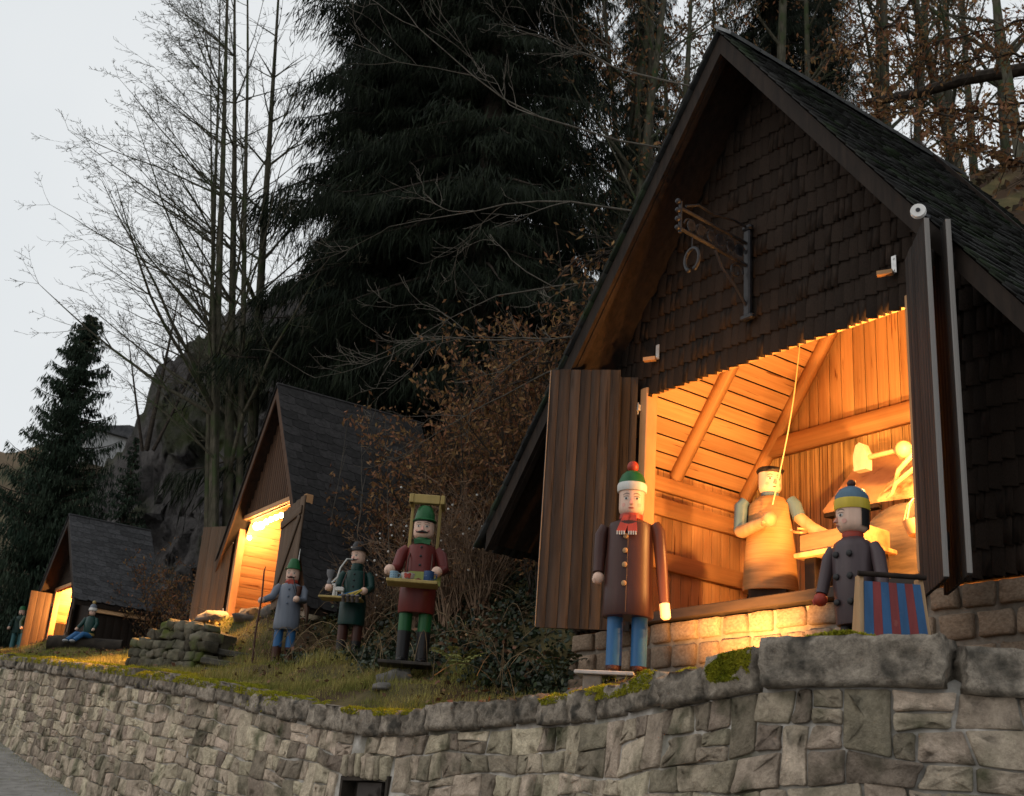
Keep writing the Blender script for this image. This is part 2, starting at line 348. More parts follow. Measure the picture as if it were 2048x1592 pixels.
# mortar core, left open where the drain niche is
NICHE = (wall_s_at_px(800), wall_s_at_px(715)); ND = (.62, 1.2)
ss = np.concatenate([np.arange(0, NICHE[0]-.05, .2), [NICHE[0], NICHE[1]], np.arange(NICHE[1]+.15, WS[-1], .2)]); V = []; F4 = []
for s in ss:
    for dep, o in ((.05,-.35),(.18,-.014),(ND[0],-.014),(ND[1],-.014),(3.2,-.014)):
        p, t, n = wall_frame(s, dep, o); V.append(p-wall.location)
V = np.array([tuple(v) for v in V]); k = np.arange(len(ss)-1); hole = np.abs(ss[:-1]-NICHE[0]) < 1e-6
for j in range(4):
    kk = k[~hole] if j == 2 else k; F4.append(np.stack([kk*5+j, kk*5+j+1, (kk+1)*5+j+1, (kk+1)*5+j], -1))
link('mortar_core', np_mesh('mortar_core', V, np.concatenate(F4), m_mort), wall)
# rubble courses
def face_pts(S, D, O):
    """points on the battered outer face; arrays of run, depth below cap top, outward offset"""
    x, y, z, tx, ty = wall_at(S); nx, ny = ty, -tx; g = np.where(nx*(-x)+ny*(-y) < 0, -1, 1); nx, ny = nx*g, ny*g; o = O+BATTER*D
    return np.stack([x+nx*o, y+ny*o, z-D], -1)
rw = random.Random(77); rows = [CAPH+.012]
while rows[-1] < 2.9: rows.append(rows[-1]+rw.choice((.12,.15,.18,.20,.23)))
def line(k, s): return rows[k]+(0 if k == 0 else .022*math.sin(s*1.9+k*2.3)+.016*math.sin(s*4.7+k*1.1)+.010*math.sin(s*11.3+k))
def rubble(TL, TR, BR, BL):
    """fitted stone: outline in (run, depth) with broken corners, split face of flat facets"""
    C = [np.array(q) for q in (TL, TR, BR, BL)]; out = []; gap = rw.uniform(.005,.013)
    for i in range(4):
        a, b, p = C[i], C[(i+1) % 4], C[i-1]; c1 = rw.uniform(.03,.15); c2 = rw.uniform(.03,.15)
        out.append(a+(p-a)*c1*min(1, .12/max(.02, np.linalg.norm(p-a)))*1.0); out.append(a+(b-a)*c2*min(1, .12/max(.02, np.linalg.norm(b-a))))
        m = a+(b-a)*rw.uniform(.4,.6); out.append(m+np.array([rw.uniform(-.008,.008), rw.uniform(-.008,.008)]))
    O = np.array(out); c = O.mean(0); r = np.linalg.norm(O-c, axis=1, keepdims=True); O = c+(O-c)*(1-gap/r); n = len(O)
    inset = rw.uniform(.003,.008); tilt = (rw.uniform(-.10,.10), rw.uniform(-.12,.12)); base = rw.uniform(.004,.018)
    R1 = O; R2 = c+(O-c)*(1-inset/r); R3 = c+(O-c)*rw.uniform(.5,.65)+np.array([[rw.uniform(-.012,.012), rw.uniform(-.012,.012)] for _ in O]); h = lambda Q, a: np.array([base+tilt[0]*(q[0]-c[0])+tilt[1]*(q[1]-c[1])+rw.uniform(-a, a) for q in Q])
    P = np.concatenate([R1, R1, R2, R3, [c]]); H = np.concatenate([np.full(n, -.05), h(R1, .004)-.006, h(R2, .006), h(R3, .011)+.001, [base+rw.uniform(-.010,.012)]])
    F3 = []
    for ra in range(3):
        for i in range(n): j = (i+1) % n; a, b, c_, d = ra*n+i, ra*n+j, (ra+1)*n+j, (ra+1)*n+i; F3 += [(a, b, c_), (a, c_, d)]
    for i in range(n): F3.append((3*n+i, 3*n+(i+1) % n, 4*n))
    return face_pts(P[:, 0], P[:, 1], H), np.array(F3)[:, ::-1]
stones = []; blocked = {}
for k in range(len(rows)-1):
    s = .3+rw.random()*.2; j0 = 0.0; bl = sorted(blocked.get(k, []))
    while s < WS[-1]-.6:
        hit = [q for q in bl if q[0]-.07 <= s < q[1]-.01]
        if hit: s = hit[0][1]; j0 = 0.0; continue
        wv = rw.uniform(.10,.22) if rw.random() < .5 else rw.uniform(.20,.42)
        nxt = [q[0] for q in bl if s < q[0] < s+wv+.09]
        if nxt: wv = nxt[0]-s; j1 = 0.0
        else: j1 = rw.uniform(-.03,.03)
        e = s+wv; kb = k+1
        if not nxt and .14 < wv < .34 and k < len(rows)-2 and rw.random() < .16 and not any(q[0] < e+.1 and q[1] > s-.1 for q in blocked.get(k+1, [])):
            kb = k+2; blocked.setdefault(k+1, []).append((s, e)); j1 = 0.0; jj0 = 0.0
        TL, TR, BR, BL = (s+(j0 if kb == k+1 else 0), line(k, s)), (e+j1, line(k, e)), (e-j1, line(kb, e)), (s-(j0 if kb == k+1 else 0), line(kb, s))
        mid = np.array([(s+e)/2, (TL[1]+BL[1])/2]); p = face_pts(mid[0:1], mid[1:2], np.zeros(1))[0]; px_, py_ = proj(p)
        inn = NICHE[0]-.12 < mid[0] < NICHE[1]+.12 and ND[0]-.25 < mid[1] < ND[1]
        if p[2] > road_z(p[0], p[1])-.12 and py_ < 1650 and -140 < px_ < 2250 and not inn:
            hgt = BL[1]-TL[1]
            if kb == k+1 and hgt > .17 and wv > .16 and rw.random() < .2:
                f = rw.uniform(.4,.6); ML = (TL[0]*(1-f)+BL[0]*f, TL[1]*(1-f)+BL[1]*f); MR = (TR[0]*(1-f)+BR[0]*f, TR[1]*(1-f)+BR[1]*f+rw.uniform(-.02,.02)); L2 = [(TL, TR, MR, ML), (ML, MR, BR, BL)]
            else: L2 = [(TL, TR, BR, BL)]
            for q in L2: v, f3 = rubble(*q); dv_ = p-EYE; stones.append((wv*hgt/(dv_@dv_), v-np.array(wall.location), f3))
        s = e; j0 = j1
stones.sort(key=lambda q: -q[0])
for q, v, f3 in stones[:300]:
    c = v.mean(0); o = link('stone', np_mesh('stone', v-c, f3, m_stone), wall); o.location = tuple(c)
VV = []; FF = []; n0 = 0
for q, v, f3 in stones[300:]: VV.append(v); FF.append(f3+n0); n0 += len(v)
if VV: tag(link('distant_stones', np_mesh('distant_stones', np.concatenate(VV), np.concatenate(FF), m_stone_i), wall), kind='stuff')
# niche with its soldier course and plank
p, t, n = wall_frame((NICHE[0]+NICHE[1])/2, .875); nw = NICHE[1]-NICHE[0]
FR = Matrix(((t.x, n.x, 0),(t.y, n.y, 0),(0,0,1)))
mb = MB()
for sx in (-1, 1): mb.box(p-wall.location+t*(sx*(nw/2+.02))-n*.085, (.04,.14,.52), FR)
mb.box(p-wall.location-n*.17, (nw+.08,.03,.52), FR); mb.box(p-wall.location-n*.085+Vector((0,0,.275)), (nw+.08,.14,.04), FR); mb.build('drain_niche', M('niche_dark', (.02,.016,.012), (.04,.03,.022), rough=.9), wall)
mb = MB(); mb.box(p-wall.location-n*.08+t*.03, (nw*.55,.03,.48), FR); mb.build('niche_plank', weather_wood, wall)
for i in range(7):
    pp, t, n = wall_frame(NICHE[0]-.03+(i+.5)*(nw+.06)/7, .50, .0)
    o = link('soldier_stone', STM[i % 16], wall); sz = ((nw+.06)/7*.95,.10,.235)
    o.matrix_local = Matrix(((t.x*sz[0],-n.x*sz[1],0,pp.x-wall.location.x),(t.y*sz[0],-n.y*sz[1],0,pp.y-wall.location.y),(0,0,sz[2],pp.z-wall.location.z),(0,0,0,1)))
# cap stones: lumpy loaves
def cap_variant(k, nx=9, ny=6, nz=7, flat=0):
    V = {}; F4 = []; L = []
    def vid(i, j, l):
        if (i, j, l) in V: return V[i, j, l]
        p = Vector((i/(nx-1)-.5, j/(ny-1)-.5, l/(nz-1)-.5)); q = p.copy()
        rr = .82
        for c in range(3):
            oth = [abs(p[d])*2 for d in range(3) if d != c]
            w = .35 if c == 0 else 1
            q[c] = p[c]*(1-(.05*max(0, oth[0]-.6)+.07*max(0, oth[1]-.6))*w)
        nv = mnoise.noise_vector(Vector((p.x*4+k*13.1, p.y*2.2+k, p.z*2.2)))*.055+mnoise.noise_vector(Vector((p.x*(22 if nx > 9 else 10)+k*3.1, p.y*5, p.z*5+k)))*.075
        q += Vector((nv.x*.25, nv.y, nv.z*(.9 if l else .35)))
        V[i, j, l] = len(L); L.append(tuple(q)); return V[i, j, l]
    for i in range(nx-1):
        for j in range(ny-1):
            F4.append((vid(i,j,0),vid(i,j+1,0),vid(i+1,j+1,0),vid(i+1,j,0))); F4.append((vid(i,j,nz-1),vid(i+1,j,nz-1),vid(i+1,j+1,nz-1),vid(i,j+1,nz-1)))
        for l in range(nz-1):
            F4.append((vid(i,0,l),vid(i+1,0,l),vid(i+1,0,l+1),vid(i,0,l+1))); F4.append((vid(i,ny-1,l),vid(i,ny-1,l+1),vid(i+1,ny-1,l+1),vid(i+1,ny-1,l)))
    for j in range(ny-1):
        for l in range(nz-1):
            F4.append((vid(0,j,l),vid(0,j,l+1),vid(0,j+1,l+1),vid(0,j+1,l))); F4.append((vid(nx-1,j,l),vid(nx-1,j+1,l),vid(nx-1,j+1,l+1),vid(nx-1,j,l+1)))
    return np_mesh('cap_stone', np.array(L), np.array(F4), m_cap, False)
CAPM = [cap_variant(k) for k in range(8)]
BIGC = [cap_variant(20+k, 21, 7, 8) for k in range(3)]
s = wall_s_at_px(2300); marks = [wall_s_at_px(q) for q in (1902, 1530, 1425, 1335, 1262, 1197, 1146)]
cuts = [.0, .9]+[m for m in marks if m > 1.0]
while cuts[-1] < WS[-1]-.5: cuts.append(cuts[-1]+random.uniform(.30,.58))
CAPV = []; CAPF = []; _cn = 0
for s0, s1 in zip(cuts, cuts[1:]):
    L = s1-s0; big = L > .75
    p, t, n = wall_frame((s0+s1)/2, 0)
    x0,y0,z0,_,_ = wall_at(s0); x1,y1,z1,_,_ = wall_at(s1); g = (z0-z1)/L; tt = (t+Vector((0,0,g))).normalized()
    hh = CAPH*random.uniform(.95,1.15)+(.035 if big else 0); dd = random.uniform(.42,.48)
    c = p-n*(dd/2-.06+random.uniform(-.03,.03))+Vector((0,0,-CAPH/2+(hh-CAPH)/2+random.uniform(-.026,.026)))-wall.location
    up = tt.cross(-n) if tt.cross(-n).z > 0 else -tt.cross(-n)
    o = link('cap_stone', random.choice(BIGC if big else CAPM), wall)
    _ml = o.matrix_local = Matrix(((tt.x*L*.955,-n.x*dd,up.x*hh,c.x),(tt.y*L*.955,-n.y*dd,up.y*hh,c.y),(tt.z*L*.955,0,up.z*hh,c.z),(0,0,0,1)))
    _m = np.array(Matrix.Translation(wall.location)@_ml); _v = np.array([v.co[:] for v in o.data.vertices])@_m[:3,:3].T+_m[:3,3]
    CAPV.append(_v); CAPF += [[i+_cn for i in p.vertices] for p in o.data.polygons]; _cn += len(_v)
from mathutils.bvhtree import BVHTree
CAPBVH = BVHTree.FromPolygons([tuple(v) for v in np.concatenate(CAPV)], CAPF)
# ------------------------------------------------------------------ shared pieces
def unit_mesh(name, mat, jag=0.0, seed=0, bevel=.0):
    mb = MB(); mb.box((0,0,0),(1,1,1)); v = np.array(mb.v); f = mb.f
    return np_mesh(name, v, np.array(f), mat)
UM = {}
def plank(parent, name, mat, p0, p1, width, thick, wdir, roll=0):
    """a board from p0 to p1 (local), wdir = direction of its width; shares one unit mesh per material"""
    k = (name, mat.name)
    if k not in UM: UM[k] = unit_mesh(name, mat)
    o = link(name, UM[k], parent); p0 = Vector(p0); p1 = Vector(p1); z = p1-p0; L = z.length; z.normalize()
    x = Vector(wdir); x = (x-z*x.dot(z)).normalized(); y = z.cross(x); c = (p0+p1)/2
    o.matrix_local = Matrix(((x.x*width, y.x*thick, z.x*L, c.x),(x.y*width, y.y*thick, z.y*L, c.y),(x.z*width, y.z*thick, z.z*L, c.z),(0,0,0,1)))
    return o
def shingle_var(mat, k, slant=.1):
    r = random.Random(k); mb = MB(); d = slant*r.uniform(.85,1.15); tp = r.uniform(.2,.5)
    mb.hexa([(-.485,-.5,-.5+d*.5),(.485,-.5,-.5-d*.5),(.485,.5,-.5-d*.5),(-.485,.5,-.5+d*.5)], [(-.485,.5-tp,.5),(.485,.5-tp,.5),(.485,.5,.5),(-.485,.5,.5)])
    return np.array(mb.v), np.array(mb.f), np_mesh('shingle', np.array(mb.v), np.array(mb.f), mat)

# ------------------------------------------------------------------ large hut (the smithy)
ZB = 2.86
hut1 = empty('wooden_hut', tuple(hw(HUT1, 0, 0, ZB)), HUT1['ang'])
tag(hut1, 'large dark shingled hut at right with glowing open front and steep roof', 'hut')
APX, APZ, RS = 2.40, 8.73-ZB, 1.33           # roof apex (outer), slope
D1 = 2.35                                    # inside depth
zl = lambda z: z-ZB
roof = lambda s: APZ-RS*abs(s-APX)
# masonry plinth
mb = MB(); mb.bbox(.02, 4.80, .03, D1+.3, -.35, zl(3.42)); mb.build('plinth_core', mortar, hut1)
BLK = []
for k in range(6):
    v, f = stone_variant(40+k, rough=.05, rnd=.035, drop=.14); BLK.append(np_mesh('sandstone_block', v, f, sandstone, True))
zc = zl(3.44); hs = (.195,.215,.205,.2)
for r_, h in enumerate(hs):
    s = -.02-(.14 if r_ % 2 else 0)
    while s < 4.84:
        wv = random.uniform(.22,.36); s0 = max(s, -.02); s1 = min(s+wv, 4.84)
        if s1-s0 > .06:
            o = link('sandstone_block', random.choice(BLK), hut1); g = random.uniform(.022,.034)
            o.matrix_local = Matrix(((s1-s0-g,0,0,(s0+s1)/2),(0,.12,0,.045+random.uniform(-.008,.006)),(0,0,h-g,zc-h/2),(0,0,0,1)))
        s += wv
    zc -= h
for r_ in range(3):
    for k in range(8):
        o = link('sandstone_block', BLK[k % 6], hut1)
        o.matrix_local = Matrix(((0,.12,0,.035),(-.28,0,0,.17+k*.30+.1*(r_ % 2)),(0,0,.18,zl(3.34)-r_*.205),(0,0,0,1)))
# sill, posts, lintel
mb = MB(); mb.bev((2.42,.02,zl(3.478)),(3.06,.18,.09),.008); mb.build('sill_beam', M('sill_timber', (.018,.012,.009), (.038,.024,.016), stretch=(.5,4,4), scale=5, rough=.6, bump=.2), hut1)
mb = MB(); mb.bev((.925,.05,zl(4.62)),(.10,.14,2.16),.008); mb.build('left_jamb', pine_beam, hut1)
mb = MB(); mb.bev((3.90,.05,zl(4.62)),(.09,.14,2.16),.008); mb.build('right_jamb', pine_beam, hut1)
mb = MB(); mb.bev((2.41,.09,zl(5.73)),(3.1,.12,.12),.008); mb.build('lintel_beam', pine_beam, hut1)
# front wall boards behind the shingles
mb = MB()
hf = (APZ-.2-zl(5.66))/RS
mb.poly([(APX-hf,.03,zl(5.66)),(APX+hf,.03,zl(5.66)),(APX,.03,APZ-.2)], (0,.04,0))
mb.poly([(0,.03,zl(3.44)),(.87,.03,zl(3.44)),(.87,.03,zl(5.655)),(APX-hf,.03,zl(5.655)),(0,.03,roof(0)-.2)], (0,.04,0))
mb.poly([(3.95,.03,zl(3.44)),(4.82,.03,zl(3.44)),(4.82,.03,roof(4.82)-.2),(APX+hf,.03,zl(5.655)),(3.95,.03,zl(5.655))], (0,.04,0))
mb.build('gable_sheathing', dark_beam, hut1)
SHV = [shingle_var(dark_wood, k, .10) for k in range(8)]
sh = []
for k in range(-11, 15):
    zb = zl(5.615)+.197*k; s = .0
    s = -.05*random.random()
    while s < 4.82:
        wv = random.uniform(.055,.125); c = s+wv/2
        ok = c > .01 and c < 4.81 and zb+.02 < roof(c)-.30
        if k < 0: ok = ok and (c < .86 or c > 3.96) and zb > zl(3.40)
        if ok: sh.append((k < 0 and c < .9, wv, Matrix(((wv,0,0,c),(0,.036,0,.008+random.uniform(-.002,.002)),(0,0,.25,zb+.125+random.uniform(-.003,.003)),(0,0,0,1)))))
        s += wv
vis = [q for q in sh if not q[0]]; vis.sort(key=lambda q: -q[1]); hid = [q for q in sh if q[0]]
for _, _, m in vis[:300]:
    o = link('wall_shingle', random.choice(SHV)[2], hut1); o.matrix_local = m
VV = []; FF = []; n0 = 0
dark_wood_i = M('dark_shingle_wood_rows', (.013,.009,.007), (.033,.022,.016), scale=5, stretch=(9,9,2), rough=.85, bump=.3, rand=.2, spec=.12, coord='pos')
for _, _, m in vis[300:]+hid:
    v, f, _m = random.choice(SHV); m4 = np.array(m); VV.append(v@m4[:3,:3].T+m4[:3,3]); FF.append(f+n0); n0 += len(v)
tag(link('more_wall_shingles', np_mesh('more_wall_shingles', np.concatenate(VV), np.concatenate(FF), dark_wood_i), hut1), kind='stuff')
# roof: sheathing, barge boards, shingle courses
W0, W1 = -.55, 3.0
def roof_slab(mb, sgn, send, w0, w1, t0, t1):      # between outer offsets t0 and t1 below the outer plane (vertical)
    a = (APX, APZ); b = (APX+sgn*send, APZ-RS*send)
    P = [(a[0],w0,a[1]-t1),(b[0],w0,b[1]-t1),(b[0],w1,b[1]-t1),(a[0],w1,a[1]-t1)]
    Q = [(p[0],p[1],p[2]+(t1-t0)) for p in P]
    mb.hexa(P, Q)
SL, SR = 3.19, 3.3
for sgn, e, nm in ((-1, SL, 'left_roof_deck'), (1, SR, 'right_roof_deck')):
    mb = MB(); roof_slab(mb, sgn, e, W0+.05, W1, .06, .15); mb.build(nm, dark_beam, hut1)
    mb = MB(); roof_slab(mb, sgn, e-.03, W0, W0+.04, .075, .285); mb.build('barge_board', dark_beam, hut1)
    mb = MB(); roof_slab(mb, sgn, e-.06, W0+.045, W0+.10, .16, .30); mb.build('verge_rafter', dark_beam, hut1)
mossy = M('mossy_roof_shingle', (.006,.006,.0055), (.021,.021,.020), scale=6, coord='pos', rough=.85, bump=.4, rand=.5, spec=.25, c3=(.010,.018,.006), s3=2.2, t3=(.5,.62))
VV = []; FF = []; n0 = 0; cs = math.sqrt(1+RS*RS)
for sgn, e in ((-1, SL), (1, SR)):
    Ls = e*cs; nrow = int(Ls/.145)
    dn = np.array([sgn/cs, 0, -RS/cs]); nrm = np.array([sgn*RS/cs, 0, 1/cs])
    for k in range(nrow+1):
        y = W0-.04; lo_ = k*.145+.27
        while y < W1:
            wv = random.uniform(.07,.15); L0 = max(0, lo_-.28)+random.uniform(-.012,.012); L1 = lo_+random.uniform(-.018,.018); th = random.uniform(.010,.020)
            base = np.array([APX, 0, APZ-.055])
            p = []
            for (ll, off) in ((L1, .012),(L1, .012+th),(L0, .0),(L0, th*.6)):
                for yy in (y+.003, y+wv-.003):
                    p.append(base+dn*ll+nrm*off*1.6+np.array([0, yy, 0]))
            VV.append(np.array(p)); FF.append(np.array([(0,1,3,2),(2,3,7,6),(4,6,7,5),(0,2,6,4),(1,5,7,3),(0,4,5,1)])+n0); n0 += 8
            y += wv
tag(link('roof_shingles', np_mesh('roof_shingles', np.concatenate(VV), np.concatenate(FF), mossy), hut1), kind='stuff')
for k in range(9):
    mb = MB(); y0 = W0-.05+k*.40
    mb.hexa([(APX-.03,y0,APZ-.01),(APX+.17,y0,APZ-.19),(APX+.17,y0+.39,APZ-.19),(APX-.03,y0+.39,APZ-.01)],[(APX-.03,y0,APZ+.025),(APX+.185,y0,APZ-.165),(APX+.185,y0+.39,APZ-.165),(APX-.03,y0+.39,APZ+.025)])
    mb.build('ridge_plate', M('ridge_zinc', (.10,.105,.11), (.18,.185,.19), scale=8, rough=.5, bump=.1, metal=.3), hut1)
# inside lining
zi = lambda s: zl(5.30)+RS*(s-.06)
mb = MB(); mb.bbox(-.02, 4.84, D1+.06, D1+.10, zl(3.3), zl(5.5)); mb.poly([(0,D1+.06,zl(5.5)),(4.82,D1+.06,zl(5.5)),(APX,D1+.06,zi(APX)+.4)], (0,.04,0)); mb.build('back_wall', dark_beam, hut1)
mb = MB(); mb.bbox(-.02,.02,.08,D1+.05,zl(3.44),zl(5.34)); mb.build('left_wall', dark_beam, hut1)
mb = MB(); mb.bbox(4.78,4.82,.08,D1+.05,zl(3.44),zl(5.34)); mb.build('right_wall', dark_beam, hut1)
mb = MB(); mb.bbox(.04,4.76,.10,D1,zl(3.42),zl(3.46)); mb.build('floor_boards', smoky, hut1)
y = .14
while y < D1-.03:                                   # left wall: upright boards
    wv = min(random.uniform(.13,.17), D1-y); plank(hut1, 'left_wall_board', pine, (.045, y+wv/2, zl(3.46)), (.045, y+wv/2, zl(5.30)), wv-.014, .022, (0,1,0)); y += wv
s = .06
while s < 4.74:                                     # back wall: upright boards, smoke-stained behind the forge
    wv = random.uniform(.125,.16); c = s+wv/2; top = min(zi(c), zi(2*APX-c))
    tie = zl(5.66)
    plank(hut1, 'back_wall_board', smoky, (c, D1+.03, zl(3.46)), (c, D1+.03, tie), wv-.014, .022, (1,0,0))
    plank(hut1, 'back_gable_board', pine, (c, D1+.03, tie+.003), (c, D1+.03, max(tie+.05, top+.02)), wv-.014, .022, (1,0,0)); s += wv
for sgn in (-1, 1):                                 # ceiling boards run front to back
    k = 0.0; Lc = (APX-.06)*cs
    while k < Lc:
        wv = random.uniform(.15,.19); m_ = k+wv/2; s_ = .06+m_/cs; z_ = zi(s_)+.015; sx = s_ if sgn < 0 else 2*APX-s_
        plank(hut1, 'ceiling_board', pine, (sx, .10, z_), (sx, D1+.02, z_), wv-.017, .022, (1/cs, 0, -sgn*RS/cs)); k += wv
for y in (.17, 1.22, 2.27):                         # rafters
    for sgn in (-1, 1):
        X = lambda q: q if sgn < 0 else 2*APX-q
        plank(hut1, 'rafter', pine_beam, (X(.06), y, zi(.06)-.075), (X(APX), y, zi(APX)-.075), .11, .12, (0,1,0))
plank(hut1, 'tie_beam', pine_beam, (.30, D1-.06, zl(5.75)), (4.5, D1-.06, zl(5.75)), .19, .12, (0,0,1))
for z0, z1 in ((5.06,5.20),(4.80,4.97),(4.24,4.41)):
    plank(hut1, 'wall_rail', pine_beam, (.10, .14, zl((z0+z1)/2)), (.10, D1-.0, zl((z0+z1)/2)), z1-z0, .08, (0,0,1))
# folding shutters, two leaves on each side
def shutter(p0, p1, z0, z1, label, n=7, flip=1):
    P0, P1 = Vector((*p0, 0)), Vector((*p1, 0)); L = (P1-P0).length; d = (P1-P0).normalized(); nr = Vector((d.y, -d.x, 0))*flip
    sh = empty('shutter', (p0[0], p0[1], z0)); sh.parent = hut1; sh['label'] = label
    ws = [random.uniform(.8,1.2) for _ in range(n)]; t = sum(ws); acc = 0
    for wv in ws:
        wv = wv/t*L; c = acc+wv/2; e = random.uniform(-.006,.006)
        plank(sh, 'shutter_plank', weather_wood, d*c+nr*random.uniform(-.002,.002), d*c+Vector((0,0,z1-z0+e))+nr*random.uniform(-.002,.002), wv-.004, .026, d); acc += wv
    for zz in (.25, z1-z0-.3): plank(sh, 'batten', dark_beam, d*.04-nr*.03+Vector((0,0,zz)), d*(L-.04)-nr*.03+Vector((0,0,zz)), .11, .026, (0,0,1))
    plank(sh, 'edge_strip', edge_wood, d*(L+.006)+Vector((0,0,.01)), d*(L+.006)+Vector((0,0,z1-z0-.01)), .034, .008, nr)
    return sh
zt, zb_ = zl(5.83), zl(3.36)
SHL = shutter((.86,-.26), (.375,-.72), zb_, zt, 'outer leaf of the left folding shutter', 7, -1)
SHL2 = shutter((.875,-.05), (.36,-.53), zb_+.02, zt-.02, 'inner leaf of the left folding shutter', 8, -1)
SHR = shutter((4.08,-.28), (4.56,-.72), zl(3.29), zl(5.83), 'lamplit leaf of the right folding shutter', 8, 1)
SHR2 = shutter((4.20,-.20), (4.68,-.65), zl(3.31), zl(5.80), 'shaded leaf of the right folding shutter', 8, 1)
# small fittings on the front
for s_, z_ in ((1.10,6.02),(3.78,5.99)):
    f = empty('shutter_latch', (s_, -.01, zl(z_))); f.parent = hut1
    mb = MB(); mb.bbox(-.022,.022,-.012,-.004,-.075,.075); [mb.lathe([(.007,0),(.007,.006)],8,(0,-.012,q),M=Matrix.Rotation(math.pi/2,3,'X')) for q in (-.05,.05)]; mb.build('latch_plate', zinc, f)
    mb = MB(); mb.box((-.05,-.06,-.075),(.12,.05,.035),Matrix.Rotation(.45,3,'Z')); mb.build('wooden_turn_button', pine_beam, f)
r_ = empty('cable_roller', (4.50,-.72,zl(5.90))); r_.parent = hut1
Rm = Matrix.Rotation(math.radians(90),3,'X')@Matrix.Identity(3)
Rm = Matrix.Rotation(math.radians(30),3,'Z')@Rm
mb = MB(); mb.lathe([(.012,-.02),(.050,-.02),(.054,-.012),(.040,0),(.054,.012),(.050,.02),(.012,.02)],24,M=Rm); mb.build('porcelain_wheel', M('porcelain', (.62,.6,.58), (.7,.68,.66), rough=.25, bump=.03, spec=.6), r_, True)
mb = MB(); mb.lathe([(.016,-.026),(.016,.026)],12,M=Rm); mb.build('axle', iron, r_, True)
mb = MB(); mb.bbox(-.01,.01,.0,.17,-.012,.012); mb.build('roller_arm', iron, r_)
for z_ in (3.55, 5.5):
    mb = MB(); mb.tube([(3.99,-.03,zl(z_)-.06),(3.99,-.03,zl(z_)+.06)],.012,8); mb.bbox(3.93,4.0,-.06,-.02,zl(z_)-.03,zl(z_)+.03); mb.build('hinge', zinc, hut1)
    mb = MB(); mb.tube([(.86,-.03,zl(z_)-.06),(.86,-.03,zl(z_)+.06)],.012,8); mb.bbox(.80,.9,-.06,-.02,zl(z_)-.03,zl(z_)+.03); mb.build('hinge', zinc, hut1)

# wrought-iron bracket with a horseshoe, fixed to the gable
brk = empty('wrought_iron_bracket', tuple(hw(HUT1, 2.28, -.02, 6.0)), HUT1['ang']); tag(brk, 'black wrought-iron bracket with leaf scrolls and hanging horseshoe on the gable', 'bracket')
mb = MB(); mb.bev((0,-.03,.42),(.075,.05,.86),.012); mb.bev((0,-.03,.0),(.14,.06,.05),.012); mb.bev((0,-.03,.88),(.11,.06,.05),.015); mb.build('wall_plate', iron, brk)
AO = Vector((-.06,-1.0,0)).normalized(); LA = .82
mb = MB(); mb.tube([AO*.05+Vector((0,0,.72)), AO*LA+Vector((0,0,.80))], .016, 8); mb.build('top_bar', iron, brk, True)
mb = MB(); mb.tube([AO*.05+Vector((0,0,.50)), AO*LA+Vector((0,0,.60))], .018, 8); mb.build('bottom_bar', iron, brk, True)
mb = MB(); mb.tube([AO*LA+Vector((0,0,.56)), AO*LA+Vector((0,0,.86))], .016, 8)
for k in range(4): mb.ball(AO*(LA+.03)+Vector((0,0,.60+k*.085)), .026, 8, 6)
mb.build('end_finial', iron, brk, True)
mb = MB(); mb.tube([AO*.03+Vector((0,0,.88)), AO*.2+Vector((0,0,.90)), AO*.45+Vector((0,0,.87)), AO*.62+Vector((0,0,.90)), AO*.76+Vector((0,0,.84))], .012, 7); mb.build('upper_stay', iron, brk, True)
mb = MB(); mb.tube([AO*.04+Vector((0,0,.10)), AO*.18+Vector((0,0,.26)), AO*.33+Vector((0,0,.38)), AO*.42+Vector((0,0,.53))], .014, 7); mb.build('lower_stay', iron, brk, True)
def scroll(c, r0, turns, flip):
    return [Vector(c)+(AO*math.cos(t)*flip+Vector((0,0,1))*math.sin(t))*r0*(1-.75*t/(turns*2*math.pi)) for t in np.linspace(0, turns*2*math.pi, 18)]
for k in range(6):
    c = AO*(.13+k*.115)+Vector((0,0,.615+.010*k)); mb = MB(); mb.tube(scroll(c, .072, 1.2, 1 if k % 2 else -1), .009, 6)
    for q in range(3):                                # acanthus leaf on each scroll
        a = c+AO*.02*(q-1); mb.poly([a+Vector((0,0,-.055)), a+AO*.022+Vector((0,0,0)), a+Vector((0,0,.06)), a-AO*.022+Vector((0,0,.01))], (.012,.0,0))
    mb.build('leaf_scroll', iron, brk)
mb = MB(); mb.tube(scroll(AO*.17+Vector((0,0,.40)), .085, 1.1, -1), .011, 6); mb.build('lower_scroll', iron, brk, True)
hs_ = AO*.68
mb = MB(); mb.tube([hs_+Vector((0,0,.585)), hs_+Vector((0,0,.455))], .006, 6)
a_ = [math.radians(q) for q in range(-65, 246, 18)]
mb.tube([hs_+Vector((math.cos(t)*.085, 0, .35+math.sin(t)*.105)) for t in a_], .016, 7)
for t in (a_[0], a_[-1]): mb.ball(hs_+Vector((math.cos(t)*.085,0,.35+math.sin(t)*.105)), .022, 8, 6)
mb.build('horseshoe', iron, brk, True)

